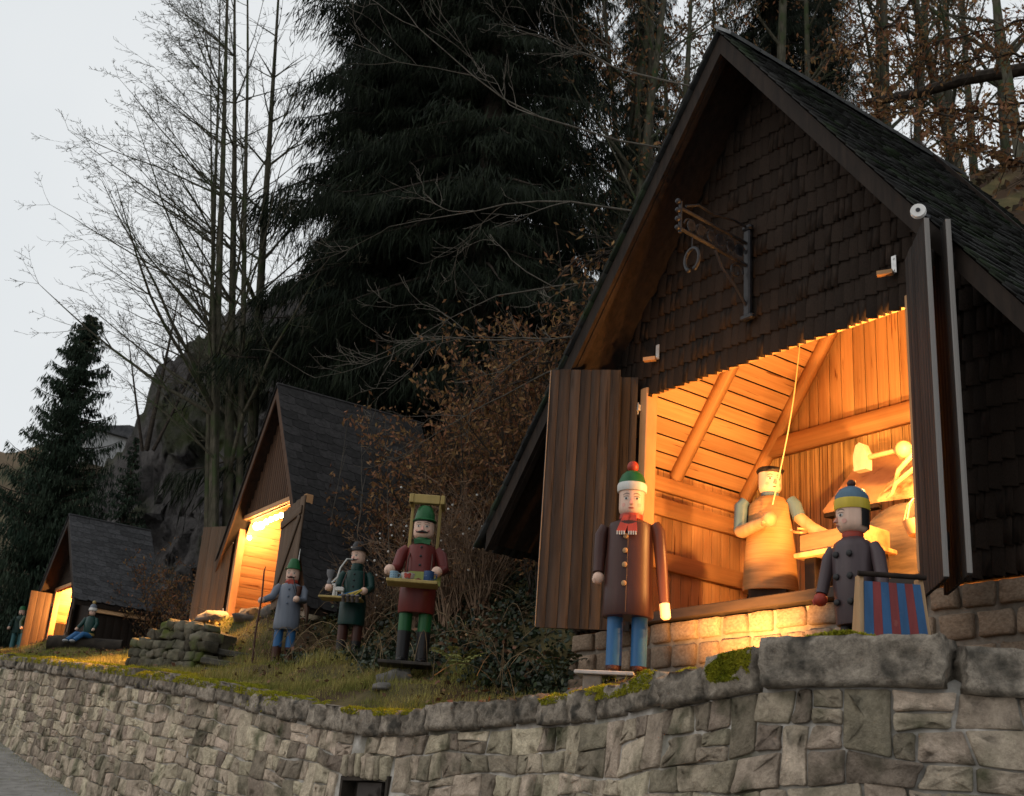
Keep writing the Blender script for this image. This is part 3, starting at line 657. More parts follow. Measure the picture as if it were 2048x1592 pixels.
# ------------------------------------------------------------------ middle and far huts
warm_batten = M('brown_gable_batten', (.045,.023,.013), (.085,.044,.024), scale=5, stretch=(5,5,.7), rough=.75, bump=.2, rand=.2, spec=.2)
door_wood = M('brown_door_board', (.065,.042,.028), (.13,.088,.058), scale=4, stretch=(5,5,.6), rough=.75, bump=.2, rand=.15, spec=.2)
def gable_hut(H, zb, label, apx, apz, slope, s0, s1, sl, sr, depth, over, op, roofw=.32, courses=.2, style='batten', doors=(), zfloor=0.0, slate=None):
    slate = slate or MATS['slate_shingle']
    """gabled hut: op = (s0, s1, z0, z1) opening; apx/apz roof apex; sl/sr half widths of the roof; local z from zb"""
    h = empty('gabled_hut', tuple(hw(H, 0, 0, zb)), H['ang']); tag(h, label, 'hut')
    c_ = math.sqrt(1+slope**2); az = apz-zb; o0, o1, oz0, oz1 = op[0], op[1], op[2]-zb, op[3]-zb
    rf = lambda s: az-slope*abs(s-apx)
    # front sheathing around the opening
    mb = MB()
    mb.poly([(s0,.02,0),(o0,.02,0),(o0,.02,min(oz1, rf(o0)-.12)),(s0+.02,.02,max(.05, rf(s0)-.12))], (0,.04,0))
    mb.poly([(o1,.02,0),(s1,.02,0),(s1-.02,.02,max(.05, rf(s1)-.12)),(o1,.02,min(oz1, rf(o1)-.12))], (0,.04,0))
    hf = (az-.12-oz1)/slope
    mb.poly([(apx-hf,.021,oz1),(apx+hf,.021,oz1),(apx,.021,az-.12)], (0,.038,0))
    mb.build('front_sheathing', dark_beam if style != 'batten' else warm_batten, h)
    s = s0+.03
    while s < s1:
        if style == 'batten':
            zlo = oz1 if o0 < s < o1 else 0.0
            zh = rf(s)-.16
            if zh-zlo > .03: plank(h, 'cladding_batten', warm_batten, (s,.0,zlo), (s,.0,zh), .055, .03, (1,0,0))
            s += .085
        else: s += 9
    if style == 'shingle':
        k = 0; VV = []; FF = []; n0 = 0
        while True:
            z_ = oz1-.03+k*.15; s = s0; any_ = False
            if z_ > az-.3: break
            while s < s1:
                wv = random.uniform(.09,.14); c = s+wv/2
                if z_+.05 < rf(c)-.15:
                    o = link('wall_shingle', random.choice(SHV)[2], h); o.matrix_local = Matrix(((wv,0,0,c),(0,.02,0,.008),(0,0,.2,z_+.1),(0,0,0,1)))
                s += wv
            k += 1
    # frame of the opening, sill, inner lining
    for s_, nm in ((o0, 'door_post'), (o1, 'door_post')):
        mb = MB(); mb.bev((s_,.03,(oz0+oz1)/2),(.09,.13,oz1-oz0),.008); mb.build(nm, pine_beam, h)
    mb = MB(); mb.bev((apx,.03,oz1+.04),(2*hf-.02,.13,.08),.008); mb.build('door_head', pine_beam, h)
    mb = MB(); mb.bev(((o0+o1)/2,.0,oz0-.03),(o1-o0+.2,.2,.07),.008); mb.build('door_sill', pine_beam, h)
    dd = min(depth-.25, 1.7)
    s = s0+.05
    while s < s1-.05:
        wv = .17; c = s+wv/2; zz = min(oz1+.5, rf(c)-.2)
        if zz > .2: plank(h, 'back_wall_board', pine, (c, dd, 0), (c, dd, zz), wv-.006, .03, (1,0,0))
        s += wv
    for sgn, e in ((-1, sl), (1, sr)):                 # lining of the roof slopes
        k = .12; Lr = e*c_-.1
        while k < Lr:
            wv = .19; m_ = k+wv/2; ss_ = apx+sgn*m_/c_; zz = az-slope*m_/c_-.20*c_/1.6
            if zz < 0: break
            plank(h, 'lining_board', pine, (ss_,.09,zz), (ss_,dd,zz), wv-.008, .025, (1/c_,0,-sgn*slope/c_)); k += wv
    mb = MB(); mb.bbox(s0+.05, s1-.05, .1, dd, oz0-.05, oz0-.01); mb.build('floor', pine_beam, h)
    plank(h, 'brace', pine_beam, (o0+.35, dd-.05, oz0), (o0+.95, dd-.05, oz1+.2), .11, .05, (1,0,0))
    # masonry foot
    mb = MB(); mb.bbox(s0+.02, s1-.02, .05, depth-.2, -.5, min(oz0-.04, .0)); mb.build('plinth', mortar, h)
    s = s0
    while s < s1:
        wv = random.uniform(.3,.5); o = link('plinth_stone', random.choice(STM), h); o.matrix_local = Matrix(((wv-.02,0,0,s+wv/2),(0,.14,0,.02),(0,0,.24,-.14),(0,0,0,1))); s += wv
    for s_, sd in ((s0, 1), (s1, -1)):
        zz = rf(s_)-.14
        if zz > .1:
            y = .06
            while y < depth-.15: plank(h, 'side_wall_board', dark_beam, (s_-sd*.0, y+.09, -.3), (s_, y+.09, zz), .175, .04, (0,1,0)); y += .18
    mb = MB(); mb.poly([(s0,depth-.1,-.2),(s1,depth-.1,-.2),(s1,depth-.1,max(.0,rf(s1)-.14)),(apx,depth-.1,az-.14),(s0,depth-.1,max(.0,rf(s0)-.14))], (0,.04,0)); mb.build('back_gable', dark_beam, h)
    # roof
    for sgn, e in ((-1, sl), (1, sr)):
        mb = MB(); a = (apx, az); b = (apx+sgn*e, az-slope*e)
        for (w0, w1, t0, t1, nm, mt) in ((-over+.03, depth, .04, .11, 'roof_deck', dark_beam), (-over, -over+.028, .05, .24, 'barge_board', warm_batten if style == 'batten' else dark_beam)):
            mb = MB(); P = [(a[0],w0,a[1]-t1),(b[0],w0,b[1]-t1),(b[0],w1,b[1]-t1),(a[0],w1,a[1]-t1)]; mb.hexa(P, [(p[0],p[1],p[2]+t1-t0) for p in P]); mb.build(nm, mt, h)
    SLM = []
    for k in range(5):
        r = random.Random(k+5); mb = MB(); j = [r.uniform(-.03,.03) for _ in range(6)]
        # slate with one rounded lower corner, the old German pattern
        pts = [(-.5,.5),(.5,.5),(.5,-.42+j[0]),(.36,-.5+j[1]),(-.2,-.46+j[2]),(-.5,-.30+j[3])]
        mb.poly([(x,-.5,y) for x, y in pts], (0,1,0)); SLM.append((np.array(mb.v), mb.f, None))
    slm = []
    for v, f, _ in SLM:
        me = bpy.data.meshes.new('slate'); me.from_pydata(v.tolist(), [], f); me.validate(); me.materials.append(slate); slm.append(me)
    cnt = 0; VV = []; FF = []; n0 = 0
    dn = np.array([1/c_, 0, -slope/c_]); nrm = np.array([slope/c_, 0, 1/c_]); nrow = int(sr*c_/courses)
    for k in range(nrow):
        y = -over-.02+(k % 2)*roofw*.4-roofw*.4
        while y < depth:
            y0 = max(y, -over-.02); y1 = min(y+roofw, depth+.02); wv = y1-y0
            if wv > .05:
                lc = (k+.62)*courses; c = np.array([apx, 0, az])+dn*lc+nrm*(.012)+np.array([0, (y0+y1)/2, 0]); til = .018
                zax = -dn*math.cos(til*3)+nrm*(-.03); zax = zax/np.linalg.norm(zax); yax = -np.cross(np.array([0,1,0]), zax)
                m = Matrix(((0, yax[0]*.012, zax[0]*courses*1.35, c[0]),(wv*.985, yax[1]*.012, zax[1]*courses*1.35, c[1]),(0, yax[2]*.012, zax[2]*courses*1.35, c[2]),(0,0,0,1)))
                if cnt < 300: o = link('roof_slate', random.choice(slm), h); o.matrix_local = m; cnt += 1
            y += roofw
    # left slope, seen only as an edge
    mb = MB(); e = sl
    for k in range(int(sl*c_/courses)):
        l0, l1 = k*courses, (k+1)*courses+.05; p = lambda l, y, o: (apx-(l)/c_-o*slope/c_, y, az-l*slope/c_+o/c_)
        mb.hexa([p(l0,-over-.02,.0),p(l0,depth,.0),p(l1,depth,.012),p(l1,-over-.02,.012)],[p(l0,-over-.02,.014),p(l0,depth,.014),p(l1,depth,.03),p(l1,-over-.02,.03)])
    mb.build('slate_course', slate, h)
    mb = MB(); mb.tube([(apx,-over-.02,az+.015),(apx,depth+.02,az+.015)], .03, 6); mb.build('ridge_cap', slate, h)
    # doors: (hinge s, w, end s, w, z0, z1, tilt)
    for (hs0, hw0, hs1, hw1, z0, z1, tilt, nb, lab) in doors:
        d = Vector((hs1-hs0, hw1-hw0, 0)); L = d.length; d.normalize(); nr = Vector((d.y, -d.x, 0))
        dr = empty('door_leaf', (hs0, hw0, z0-zb)); dr.parent = h; dr['label'] = lab
        up = Vector((0,0,1)); d2 = (d*math.cos(tilt)+up*math.sin(tilt))
        for q in range(nb):
            c = (q+.5)*L/nb; plank(dr, 'door_plank', door_wood, d2*c, d2*c+up*(z1-z0), L/nb-.006, .028, d2)
        for zz in (.18, z1-z0-.22): plank(dr, 'batten', door_wood, d2*.03+up*zz+nr*.028, d2*(L-.03)+up*zz+nr*.028, .12, .026, (0,0,1))
        plank(dr, 'diagonal_brace', door_wood, d2*.08+up*.26+nr*.028, d2*(L-.08)+up*(z1-z0-.30)+nr*.028, .10, .024, d2)
        for zz in (.2, z1-z0-.25):
            mb = MB(); mb.tube([up*(zz-.05), up*(zz+.05)], .014, 7); mb.build('hinge', zinc, dr)
    return h
hut2 = gable_hut(HUT2, 4.55, 'middle slate-roofed hut with bulbs strung under its door head', 1.60, 8.45, 1.70, -.40, 3.55, 2.05, 2.35, 2.55, .22, (.30, 2.90, 4.66, 6.34),
    roofw=.30, courses=.185, style='batten', slate=M('dark_slate', (.011,.010,.010), (.028,.026,.026), scale=4, rough=.8, bump=.2, rand=.35, spec=.2), doors=((.20,-.06,-.36,-.42,4.60,6.27,0,4,'weathered left door leaf standing open'),(2.75,-.27,3.65,-.34,4.50,6.02,.12,5,'right door leaf swung open against the slates')))
hut3 = gable_hut(HUT3, 4.88, 'small far hut with grey slate roof and lit doorway beside the spruce', 1.70, 7.90, 1.25, .05, 3.35, 1.75, 1.72, 1.6, .35, (.62, 2.10, 4.92, 6.29),
    roofw=.30, courses=.17, style='shingle', doors=((.60,-.06,.60,-.58,4.9,6.22,0,3,'reddish left door leaf lit from inside'),(2.16,-.05,2.62,-.14,4.9,6.22,0,3,'narrow right door leaf seen edge-on')))
hut4 = gable_hut(HUT4, 6.4, 'farthest hut, a lit sliver at the left edge behind the spruce', 1.5, 9.4, 1.25, .05, 2.95, 1.6, 1.6, 2.0, .3, (.3, 2.6, 6.45, 8.1), roofw=.5, courses=.3, style='x')
# lamps
def lamp(name, loc, energy, radius, col, kind='POINT', aim=None, size=1.2, blend=.6):
    l = bpy.data.lights.new(name, kind); l.energy = energy; l.color = col; l.shadow_soft_size = radius
    o = bpy.data.objects.new(name, l); COL.objects.link(o); o.location = tuple(loc)
    if kind == 'SPOT':
        l.spot_size = size; l.spot_blend = blend; o.rotation_euler = (Vector(aim)-Vector(loc)).to_track_quat('-Z', 'Y').to_euler()
    return o
WARM = (1.0, .45, .12)
bulb_m = EM('warm_bulb_glass', (1, .62, .25), 18)
def bulb_thing(name, pos, label, energy, r=.035, cat='lamp'):
    b = empty(name, tuple(pos)); tag(b, label, cat)
    mb = MB(); mb.ball((0,0,-.03), r, 12, 8, 1.25); mb.build('bulb', bulb_m, b, True)
    mb = MB(); mb.lathe([(.016,.005),(.018,.06),(.010,.075)], 10); mb.build('socket', iron, b, True)
    lamp('lamplight', (pos[0], pos[1], pos[2]-.12), energy, .06, WARM)
    return b
# ------------------------------------------------------------------ lamps burning at the huts, and added fill lights
bulb_thing('hanging_lamp', hw(HUT1, 3.74, .38, 4.92), 'lit bulb just inside the right jamb of the large hut', 480)
bulb_thing('hanging_lamp', hw(HUT1, 3.80, .30, 4.25), 'low added fill bulb, unseen behind the right shutter of the large hut', 240)  # fill bulb added to brighten the left wall and the smith
# floodlight on the terrace behind the cap stones, aimed into the large hut
fl = hw(HUT1, 2.75, -1.22, 2.66); aim = hw(HUT1, 1.5, 1.6, 5.3)
f_ = empty('floodlight', (fl[0], fl[1], gz(fl[0], fl[1])), math.atan2(aim[1]-fl[1], aim[0]-fl[0])-math.pi/2); tag(f_, 'small floodlight on the terrace between wall and large hut', 'floodlight')
mb = MB(); mb.bev((0,-.03,.08),(.20,.06,.14),.012); mb.build('housing', iron, f_)
mb = MB(); mb.box((0,.008,.08),(.16,.006,.10)); mb.build('glass', EM('floodlight_glass', (1,.6,.25), 6), f_)
mb = MB(); mb.tube([(-.11,-.03,.0),(-.115,-.03,.09)],.008,6); mb.tube([(.11,-.03,.0),(.115,-.03,.09)],.008,6); mb.bbox(-.12,.12,-.05,-.01,-.03,.01); mb.build('stand', iron, f_)
dv = (aim-fl)/np.linalg.norm(aim-fl)
lamp('floodlight_beam', fl+dv*.12+np.array([0,0,.03]), 1150, .08, WARM, 'SPOT', aim, math.radians(76), 1.0)
# bulbs strung under the door head of the middle hut
st = empty('string_of_bulbs', tuple(hw(HUT2, 1.5, .12, 6.28)), HUT2['ang']); tag(st, 'string of glowing bulbs under the door head of the middle hut', 'string lights')
mb = MB(); mb.tube([(-1.2,0,.02),(-.6,.0,-.02),(0,0,.0),(.6,0,-.02),(1.2,0,.02)], .008, 6); mb.build('cable', iron, st)
hotb = EM('string_bulb_glass', (1,.68,.30), 60)
for k, (s_, z_, r_) in enumerate(((-1.05,-.22,.035),(-.80,-.06,.06),(-.62,-.08,.06),(-.40,-.05,.045),(-.2,-.04,.04),(.0,-.04,.04),(.2,-.04,.04),(.4,-.04,.04),(.62,-.04,.04),(.85,-.03,.04))):
    mb = MB(); mb.ball((s_,0,z_), r_, 10, 7, 1.1); mb.build('bulb', hotb, st, True)
lamp('string_light_a', hw(HUT2, .75, .30, 5.95), 62, .1, WARM); lamp('string_light_b', hw(HUT2, 1.9, .30, 6.0), 42, .1, WARM)
lamp('mound_fill_spot', hw(HUT2, 1.1, .10, 6.14), 2600, .08, WARM, 'SPOT', hw(HUT2, 1.0, -2.2, 4.2), math.radians(110), .8)  # extra spot added to throw warm light onto the grass mound
bulb_thing('hanging_lamp', hw(HUT3, 1.1, .50, 6.10), 'lit bulb hanging in the small far hut', 420, .05)
bulb_thing('hanging_lamp', hw(HUT4, 1.4, .6, 7.8), 'lit bulb in the farthest hut at the left edge', 150, .05)

# ------------------------------------------------------------------ carved and painted wooden figures
skin = paint('flesh', (.70,.47,.36)); rosy = paint('rosy', (.66,.33,.26)); black = paint('black', (.014,.013,.014)); white = paint('white', (.62,.60,.56))
brownp = paint('coat_brown', (.058,.021,.016), .35, .3); bluep = paint('trouser_blue', (.030,.125,.29), .35); greenp = paint('hat_green', (.012,.10,.028), .35)
redp = paint('scarf_red', (.35,.045,.025)); yellp = paint('yellow', (.62,.46,.05)); greyp = paint('coat_grey', (.15,.17,.21), .35); brickp = paint('coat_red', (.135,.022,.018), .3)
tealp = paint('coat_teal', (.006,.036,.030), .3); bootb = paint('boot_brown', (.06,.020,.012), .4); steel = paint('cap_steel_blue', (.085,.15,.21), .3); ochre = paint('box_ochre', (.40,.29,.10), .5)
limey = paint('tray_green', (.26,.29,.08), .45); natural = M('natural_turned_wood', (.33,.20,.10), (.43,.28,.15), scale=4, stretch=(4,4,.6), rough=.5, bump=.06, spec=.3)
darkbase = M('base_board', (.03,.026,.022), (.06,.05,.042), scale=6, rough=.8, bump=.2)
def patch(mb, R, th, z, w, h, n=14, off=.003, sy=1.0):
    """a thin ellipse lying on a cylinder of radius R (front is -y)"""
    c = (R+off); vs = [(math.sin(th)*c, -math.cos(th)*c*sy, z)]
    for k in range(n):
        a = 2*math.pi*k/n; t = th+w/2*math.cos(a)/R; vs.append((math.sin(t)*c, -math.cos(t)*c*sy, z+h/2*math.sin(a)))
    mb.add(vs, [(0, 1+k, 1+(k+1) % n) for k in range(n)])
def arc(mb, R, t0, t1, z0, z1, zm, th, off=.003, n=6):
    for k in range(n):
        a, b = k/n, (k+1)/n; f = lambda q: (t0+(t1-t0)*q, z0+(z1-z0)*q+zm*4*q*(1-q)); P = []
        for q, s in ((a,-1),(b,-1),(b,1),(a,1)):
            t, z = f(q); P.append((math.sin(t)*(R+off), -math.cos(t)*(R+off), z+s*th/2))
        mb.add(P, [(0,1,2,3)])
def tilted(parent, name, p, yaw): e = empty(name, p, yaw); e.parent = parent; return e
def head(fig, z0, R, H, hair=None, turn=0, must=False, beard=None, name='head', skinm=None):
    """head > face pieces; z0 = chin height"""
    mb = MB(); mb.lathe([(R*.55,z0),(R*.82,z0+.012),(R*.97,z0+.04),(R,z0+.07),(R,z0+H)], 26)
    hd = mb.build(name, skinm or skin, fig, True)
    T = turn
    def rot(m):   # turn face pieces about the vertical
        if T: 
            c, s = math.cos(T), math.sin(T); m.v = [(x*c-y*s, x*s+y*c, z) for x, y, z in m.v]
        return m
    ez = z0+H*.60
    for s in (-1, 1): mb = MB(); patch(mb, R, s*.42, ez, R*.36, R*.20); rot(mb).build('eye', white, hd)
    bw = paint('brow', (.06,.05,.045))
    for s in (-1, 1):
        mb = MB(); patch(mb, R, s*.42, ez-.001, R*.17, R*.18, off=.005); rot(mb).build('iris', bw, hd)
        mb = MB(); arc(mb, R, s*.20, s*.66, ez+R*.13, ez+R*.10, R*.05, R*.035, .0055); rot(mb).build('eyelid', bw, hd)
        mb = MB(); arc(mb, R, s*.16, s*.70, ez+R*.30, ez+R*.26, R*.10, R*.045, .004); rot(mb).build('eyebrow', bw, hd)
    mb = MB(); mb.hexa([(-R*.15,-R*.96,z0+H*.36),(R*.15,-R*.96,z0+H*.36),(R*.10,-R*.85,z0+H*.36),(-R*.10,-R*.85,z0+H*.36)],[(-R*.06,-R*.97,z0+H*.60),(R*.06,-R*.97,z0+H*.60),(R*.06,-R*.85,z0+H*.60),(-R*.06,-R*.85,z0+H*.60)])
    mb.v = [(x, y-(.26*R if k in (0, 1) else .04*R if k in (4, 5) else 0), z) for k, (x, y, z) in enumerate(mb.v)]; rot(mb).build('nose', rosy, hd)
    mb = MB(); patch(mb, R, 0, z0+H*.22, R*.46, R*.10); rot(mb).build('mouth', redp, hd)
    for s in (-1, 1): mb = MB(); patch(mb, R, s*.66, z0+H*.36, R*.34, R*.30, off=.0015); rot(mb).build('cheek', rosy, hd)
    if must:
        mb = MB()
        for s in (-1, 1):
            mb.tube([(0,-R*1.06,z0+H*.285),(s*R*.26,-R*1.05,z0+H*.27),(s*R*.52,-R*.92,z0+H*.27),(s*R*.68,-R*.80,z0+H*.36)], [R*.10,R*.11,R*.06,R*.02], 7)
        rot(mb).build('moustache', black, hd, True)
    if hair:
        mb = MB(); n = 16; Z = [(z0+H*.18,1.02),(z0+H*.4,1.045),(z0+H,1.045)]
        vs = []; 
        for z, k in Z:
            for i in range(n+1):
                t = math.radians(100)+math.radians(160)*i/n+(.35*(1-2*abs(i/n-.5))*0); vs.append((math.sin(t)*R*k, -math.cos(t)*R*k, z))
        mb.add(vs, [(r*(n+1)+i, r*(n+1)+i+1, (r+1)*(n+1)+i+1, (r+1)*(n+1)+i) for r in range(2) for i in range(n)])
        rot(mb).build('hair', hair, hd, True)
    return hd
def limb(fig, name, pts, rad, mat, n=12): mb = MB(); mb.tube(pts, rad, n); return mb.build(name, mat, fig, True, 50)
def hand(fig, c, r, mat=None, name='hand', curl=(0,0,-1)):
    """mitten-like turned hand with a thumb"""
    c = Vector(c); mb = MB(); mb.ball(c, r, 14, 9); d = Vector(curl).normalized(); o = d.orthogonal().normalized()
    mb.tube([c+o*r*.6, c+o*r*.95+d*r*.35, c+o*r*.75+d*r*.8], [r*.34,r*.32,r*.24], 8)
    return mb.build(name, mat or skin, fig, True, 60)
def coat(fig, prof, mat, sy=.82, n=28, name='coat'): mb = MB(); mb.lathe(prof, n, sy=sy); return mb.build(name, mat, fig, True, 45)
def buttons(parent, pts, r, mat, name='button'):
    for x, y, z in pts:
        mb = MB(); mb.lathe([(r,0),(r*.9,.008),(r*.5,.012)], 12, (x, y, z), M=Matrix.Rotation(math.pi/2, 3, 'X')); mb.build(name, mat, parent, True)
def legs(fig, dx, z0, z1, z2, r, trouser, boot, base=True, y=0):
    for s in (-1, 1):
        if z2 < z1: pass
        mb = MB(); mb.lathe([(r, z1),(r*1.02, z2)], 16, (s*dx, y, 0)); mb.build('trouser_leg', trouser, fig, True)
        mb = MB(); mb.lathe([(r*.9, z0),(r*.96, (z0+z1)/2),(r*1.03, z1+.005)], 16, (s*dx, y, 0))
        mb.ball((s*dx, y-r*.7, z0+r*.42), r*.72, 12, 7, .6, 1, 1.5); mb.build('boot', boot, fig, True)
def place(name, px, py, d, yaw, label, z=None, cat='wooden figure', group=None):
    p = at(px, py, d); th = math.atan2(-p[0], p[1])*1.0+yaw     # yaw relative to facing the camera
    f = empty(name, (p[0], p[1], p[2] if z is None else z), th); tag(f, label, cat, group); return f
# --- boy-like caroller in a brown coat, bobble hat
A = place('wooden_figure', 1251, 1350, 9.6, -.12, 'wooden figure in brown buttoned coat and green bobble hat before the left shutter')
mb = MB(); mb.bev((-.16,-.02,-.01),(.50,.34,.03),.006); mb.build('base_board', M('pale_base', (.33,.33,.33), (.45,.45,.45), rough=.7), A)
for x_ in (-.26,.02): mb = MB(); mb.bev((x_,-.02,-.10),(.16,.26,.15),.01); mb.build('support_block', mortar, A)
A.scale = (.93,.93,1)
legs(A, .105, .01, .06, .47, .068, bluep, bootb)
ct = coat(A, [(.215,.445),(.222,.46),(.215,.62),(.205,.9),(.198,1.15),(.185,1.205),(.12,1.235),(.07,1.25)], brownp, .85, 32)
mb = MB(); mb.tube([(0,-.188,.46),(0,-.178,.8),(0,-.17,1.15)], .004, 5); mb.build('coat_seam', bootb, ct)
buttons(ct, [(-.02,-.188,.69),(-.02,-.184,.84),(-.02,-.180,.955),(-.02,-.176,1.075)], .023, M('wood_button', (.35,.20,.09), (.45,.28,.13), rough=.5))
mb = MB(); mb.lathe([(.085,1.225),(.105,1.245),(.10,1.285),(.08,1.30)], 22); 
for s in (-1, 1): mb.hexa([(s*.05-.05,-.215,1.10),(s*.05+.03,-.215,1.10),(s*.05+.03,-.19,1.10),(s*.05-.05,-.19,1.10)],[(s*.02-.035,-.10,1.27),(s*.02+.035,-.10,1.27),(s*.02+.035,-.07,1.27),(s*.02-.035,-.07,1.27)])
sf = mb.build('scarf', redp, A, True)
mb = MB()
for s in (-1, 1):
    for k in range(4): mb.box((s*.05-.04+k*.02,-.212,1.092),(.011,.012,.03))
mb.build('fringe', white, sf)
head(A, 1.275, .112, .215, turn=.10)
mb = MB(); mb.lathe([(.126,1.478),(.133,1.495),(.133,1.53),(.126,1.548)], 26); mb.build('hat_band', white, A, True)
mb = MB(); mb.lathe([(.122,1.545),(.116,1.58),(.095,1.625),(.06,1.655),(.02,1.665)], 26); mb.build('hat', greenp, A, True)
mb = MB(); mb.ball((0,0,1.70), .052, 16, 10); mb.build('bobble', redp, A, True)
limb(A, 'left_sleeve', [(-.225,.0,1.19),(-.255,.0,1.12),(-.262,.0,.95),(-.262,-.03,.80)], [.045,.058,.056,.05], brownp)
limb(A, 'right_sleeve', [(.215,-.02,1.205),(.25,-.03,1.14),(.285,-.05,.85),(.315,-.07,.56)], [.045,.058,.052,.045], brownp)
hand(A, (-.262,-.035,.755), .052); mb = MB(); mb.bev((.325,-.075,.50),(.085,.085,.14),.018,Matrix.Rotation(-.12,3,'Y')); mb.build('hand', skin, A)
# --- schoolboy looking left, with the striped sled-box beside him
Bz = gz(*at(1712, 1290, 7.7)[:2])
B = place('wooden_figure', 1712, 1290, 7.7, -.62, 'wooden schoolboy in grey coat and blue-yellow cap looking left beside striped box', z=Bz)
zk = at(1712, 1252, 7.7)[2]-Bz                       # coat hem height
legs(B, .058, .0, .10, zk+.02, .042, yellp, bootb)
mb = MB()
for s in (-1, 1): mb.lathe([(.045, zk-.075),(.045, zk+.01)], 14, (s*.058,0,0))
mb.build('dark_breeches', black, B, True)
greyb = paint('boy_coat', (.075,.052,.056), .35, .3)
ct = coat(B, [(.118,zk),(.122,zk+.01),(.135,zk+.25),(.138,zk+.48),(.12,zk+.52),(.07,zk+.555)], greyb, .85, 10)
bz = [zk+.43,zk+.29,zk+.13]
buttons(ct, [(x, -.112, z) for z in bz for x in (-.05,.05)], .022, black)
mb = MB(); mb.lathe([(.062,zk+.545),(.068,zk+.575),(.06,zk+.60)], 18); mb.build('collar', redp, B, True)
hz = zk+.585
head(B, hz, .102, .165, hair=black, turn=-.55)
mb = MB(); mb.lathe([(.109,hz+.145),(.113,hz+.16),(.113,hz+.20),(.110,hz+.212)], 26); mb.build('cap_band', yellp, B, True)
mb = MB(); mb.lathe([(.109,hz+.21),(.104,hz+.24),(.082,hz+.278),(.045,hz+.30),(.015,hz+.305)], 26); mb.build('cap', steel, B, True)
mb = MB(); mb.ball((0,0,hz+.325), .028, 12, 8); mb.build('cap_bobble', bootb, B, True)
limb(B, 'left_sleeve', [(-.135,-.02,zk+.50),(-.16,-.03,zk+.44),(-.175,-.06,zk+.30),(-.18,-.09,zk+.20)], [.035,.045,.042,.038], greyb)
limb(B, 'right_sleeve', [(.135,.02,zk+.50),(.165,.02,zk+.44),(.20,.0,zk+.30),(.22,-.02,zk+.18)], [.035,.045,.042,.038], greyb)
hand(B, (-.182,-.10,zk+.165), .044, redp, 'mitten'); hand(B, (.225,-.025,zk+.145), .04, redp, 'mitten')
# striped box (sledge carried upright)
bp = at(1788, 1300, 7.35); bz0 = gz(bp[0], bp[1])
K = empty('striped_box', (bp[0], bp[1], bz0), math.atan2(-bp[0], bp[1])+.30); tag(K, 'tall box with blue and red upright stripes behind the cap stones', 'box')
ztop = at(1788, 1152, 7.35)[2]-bz0; wv = .30
for s in (-1, 1):
    mb = MB(); mb.hexa([(s*.20-.012,-.06,0),(s*.20+.012,-.06,0),(s*.20+.012,.16,0),(s*.20-.012,.16,0)],[(s*.175-.012,.0,ztop),(s*.175+.012,.0,ztop),(s*.175+.012,.09,ztop),(s*.175-.012,.09,ztop)]); mb.build('side_board', natural, K)
cols = [paint('stripe_blue', (.028,.10,.23), .5, .35), paint('stripe_red', (.22,.035,.035), .5, .35)]
for i in range(7):
    x0, x1 = -.19+i*.38/7, -.19+(i+1)*.38/7; f = .86; mb = MB()
    mb.hexa([(x0+.0005,-.085,0),(x1-.0005,-.085,0),(x1-.0005,-.06,0),(x0+.0005,-.06,0)],[(x0*f+.0005,-.022,ztop-.045),(x1*f-.0005,-.022,ztop-.045),(x1*f-.0005,.0,ztop-.045),(x0*f+.0005,.0,ztop-.045)]); mb.build('stripe_board', cols[i % 2], K)
mb = MB(); mb.hexa([(-.19,-.055,0),(.19,-.055,0),(.19,-.045,0),(-.19,-.045,0)],[(-.165,.004,ztop-.05),(.165,.004,ztop-.05),(.165,.014,ztop-.05),(-.165,.014,ztop-.05)]); mb.build('light_stop_board', dark_beam, K)  # panel added to stop light passing between the stripe boards
mb = MB(); mb.tube([(-.20,-.015,ztop),(.20,-.015,ztop)], .016, 10); mb.build('top_rail', dark_beam, K, True)
# --- grey watchman with staff and pipe
G = place('wooden_figure', 561, 1334, 17.0, -.10, 'wooden man in grey coat, green hat and red scarf holding a staff', z=None)
legs(G, .085, .03, .26, .52, .062, bluep, bootb)
for s in (-1, 1): mb = MB(); mb.ball((s*.085,-.06,.045), .055, 12, 7, .7, 1, 1.5); mb.build('shoe', black, G, True)
mb = MB(); mb.bev((-.02,-.02,.0),(.42,.34,.035),.006); mb.build('base_board', darkbase, G)
ct = coat(G, [(.165,.50),(.178,.52),(.178,.60),(.165,.85),(.150,1.08),(.13,1.13),(.075,1.155)], greyp, .85)
buttons(ct, [(-.01,-.148,.85),(-.01,-.142,.95),(-.01,-.136,1.05)], .015, paint('steel_button', (.10,.13,.18)))
mb = MB(); mb.lathe([(.085,1.145),(.095,1.165),(.08,1.20)], 18); mb.box((0,-.095,1.15),(.08,.03,.05)); mb.build('scarf', redp, G, True)
head(G, 1.175, .092, .18, must=True, turn=-.12)
mb = MB(); mb.lathe([(.118,1.345),(.12,1.352),(.098,1.362),(.086,1.41),(.062,1.48),(.05,1.50),(.01,1.505)], 24); mb.build('hat', greenp, G, True)
mb = MB(); mb.tube([(.05,.03,1.45),(.055,.03,1.66)], [.012,.004], 6); mb.build('hat_feather', white, G, True)
limb(G, 'left_sleeve', [(-.15,0,1.12),(-.19,0,1.06),(-.235,-.05,.94),(-.34,-.16,.86)], [.04,.056,.052,.042], greyp)
limb(G, 'right_sleeve', [(.15,0,1.12),(.185,0,1.06),(.20,-.05,.92),(.13,-.20,.90)], [.04,.056,.052,.042], greyp)
hand(G, (-.36,-.18,.855), .046); hand(G, (.115,-.215,.905), .046)
mb = MB(); mb.tube([(.02,-.10,1.14),(.07,-.15,1.02),(.10,-.20,.95)], .004, 5); mb.build('pipe_cord', black, G)
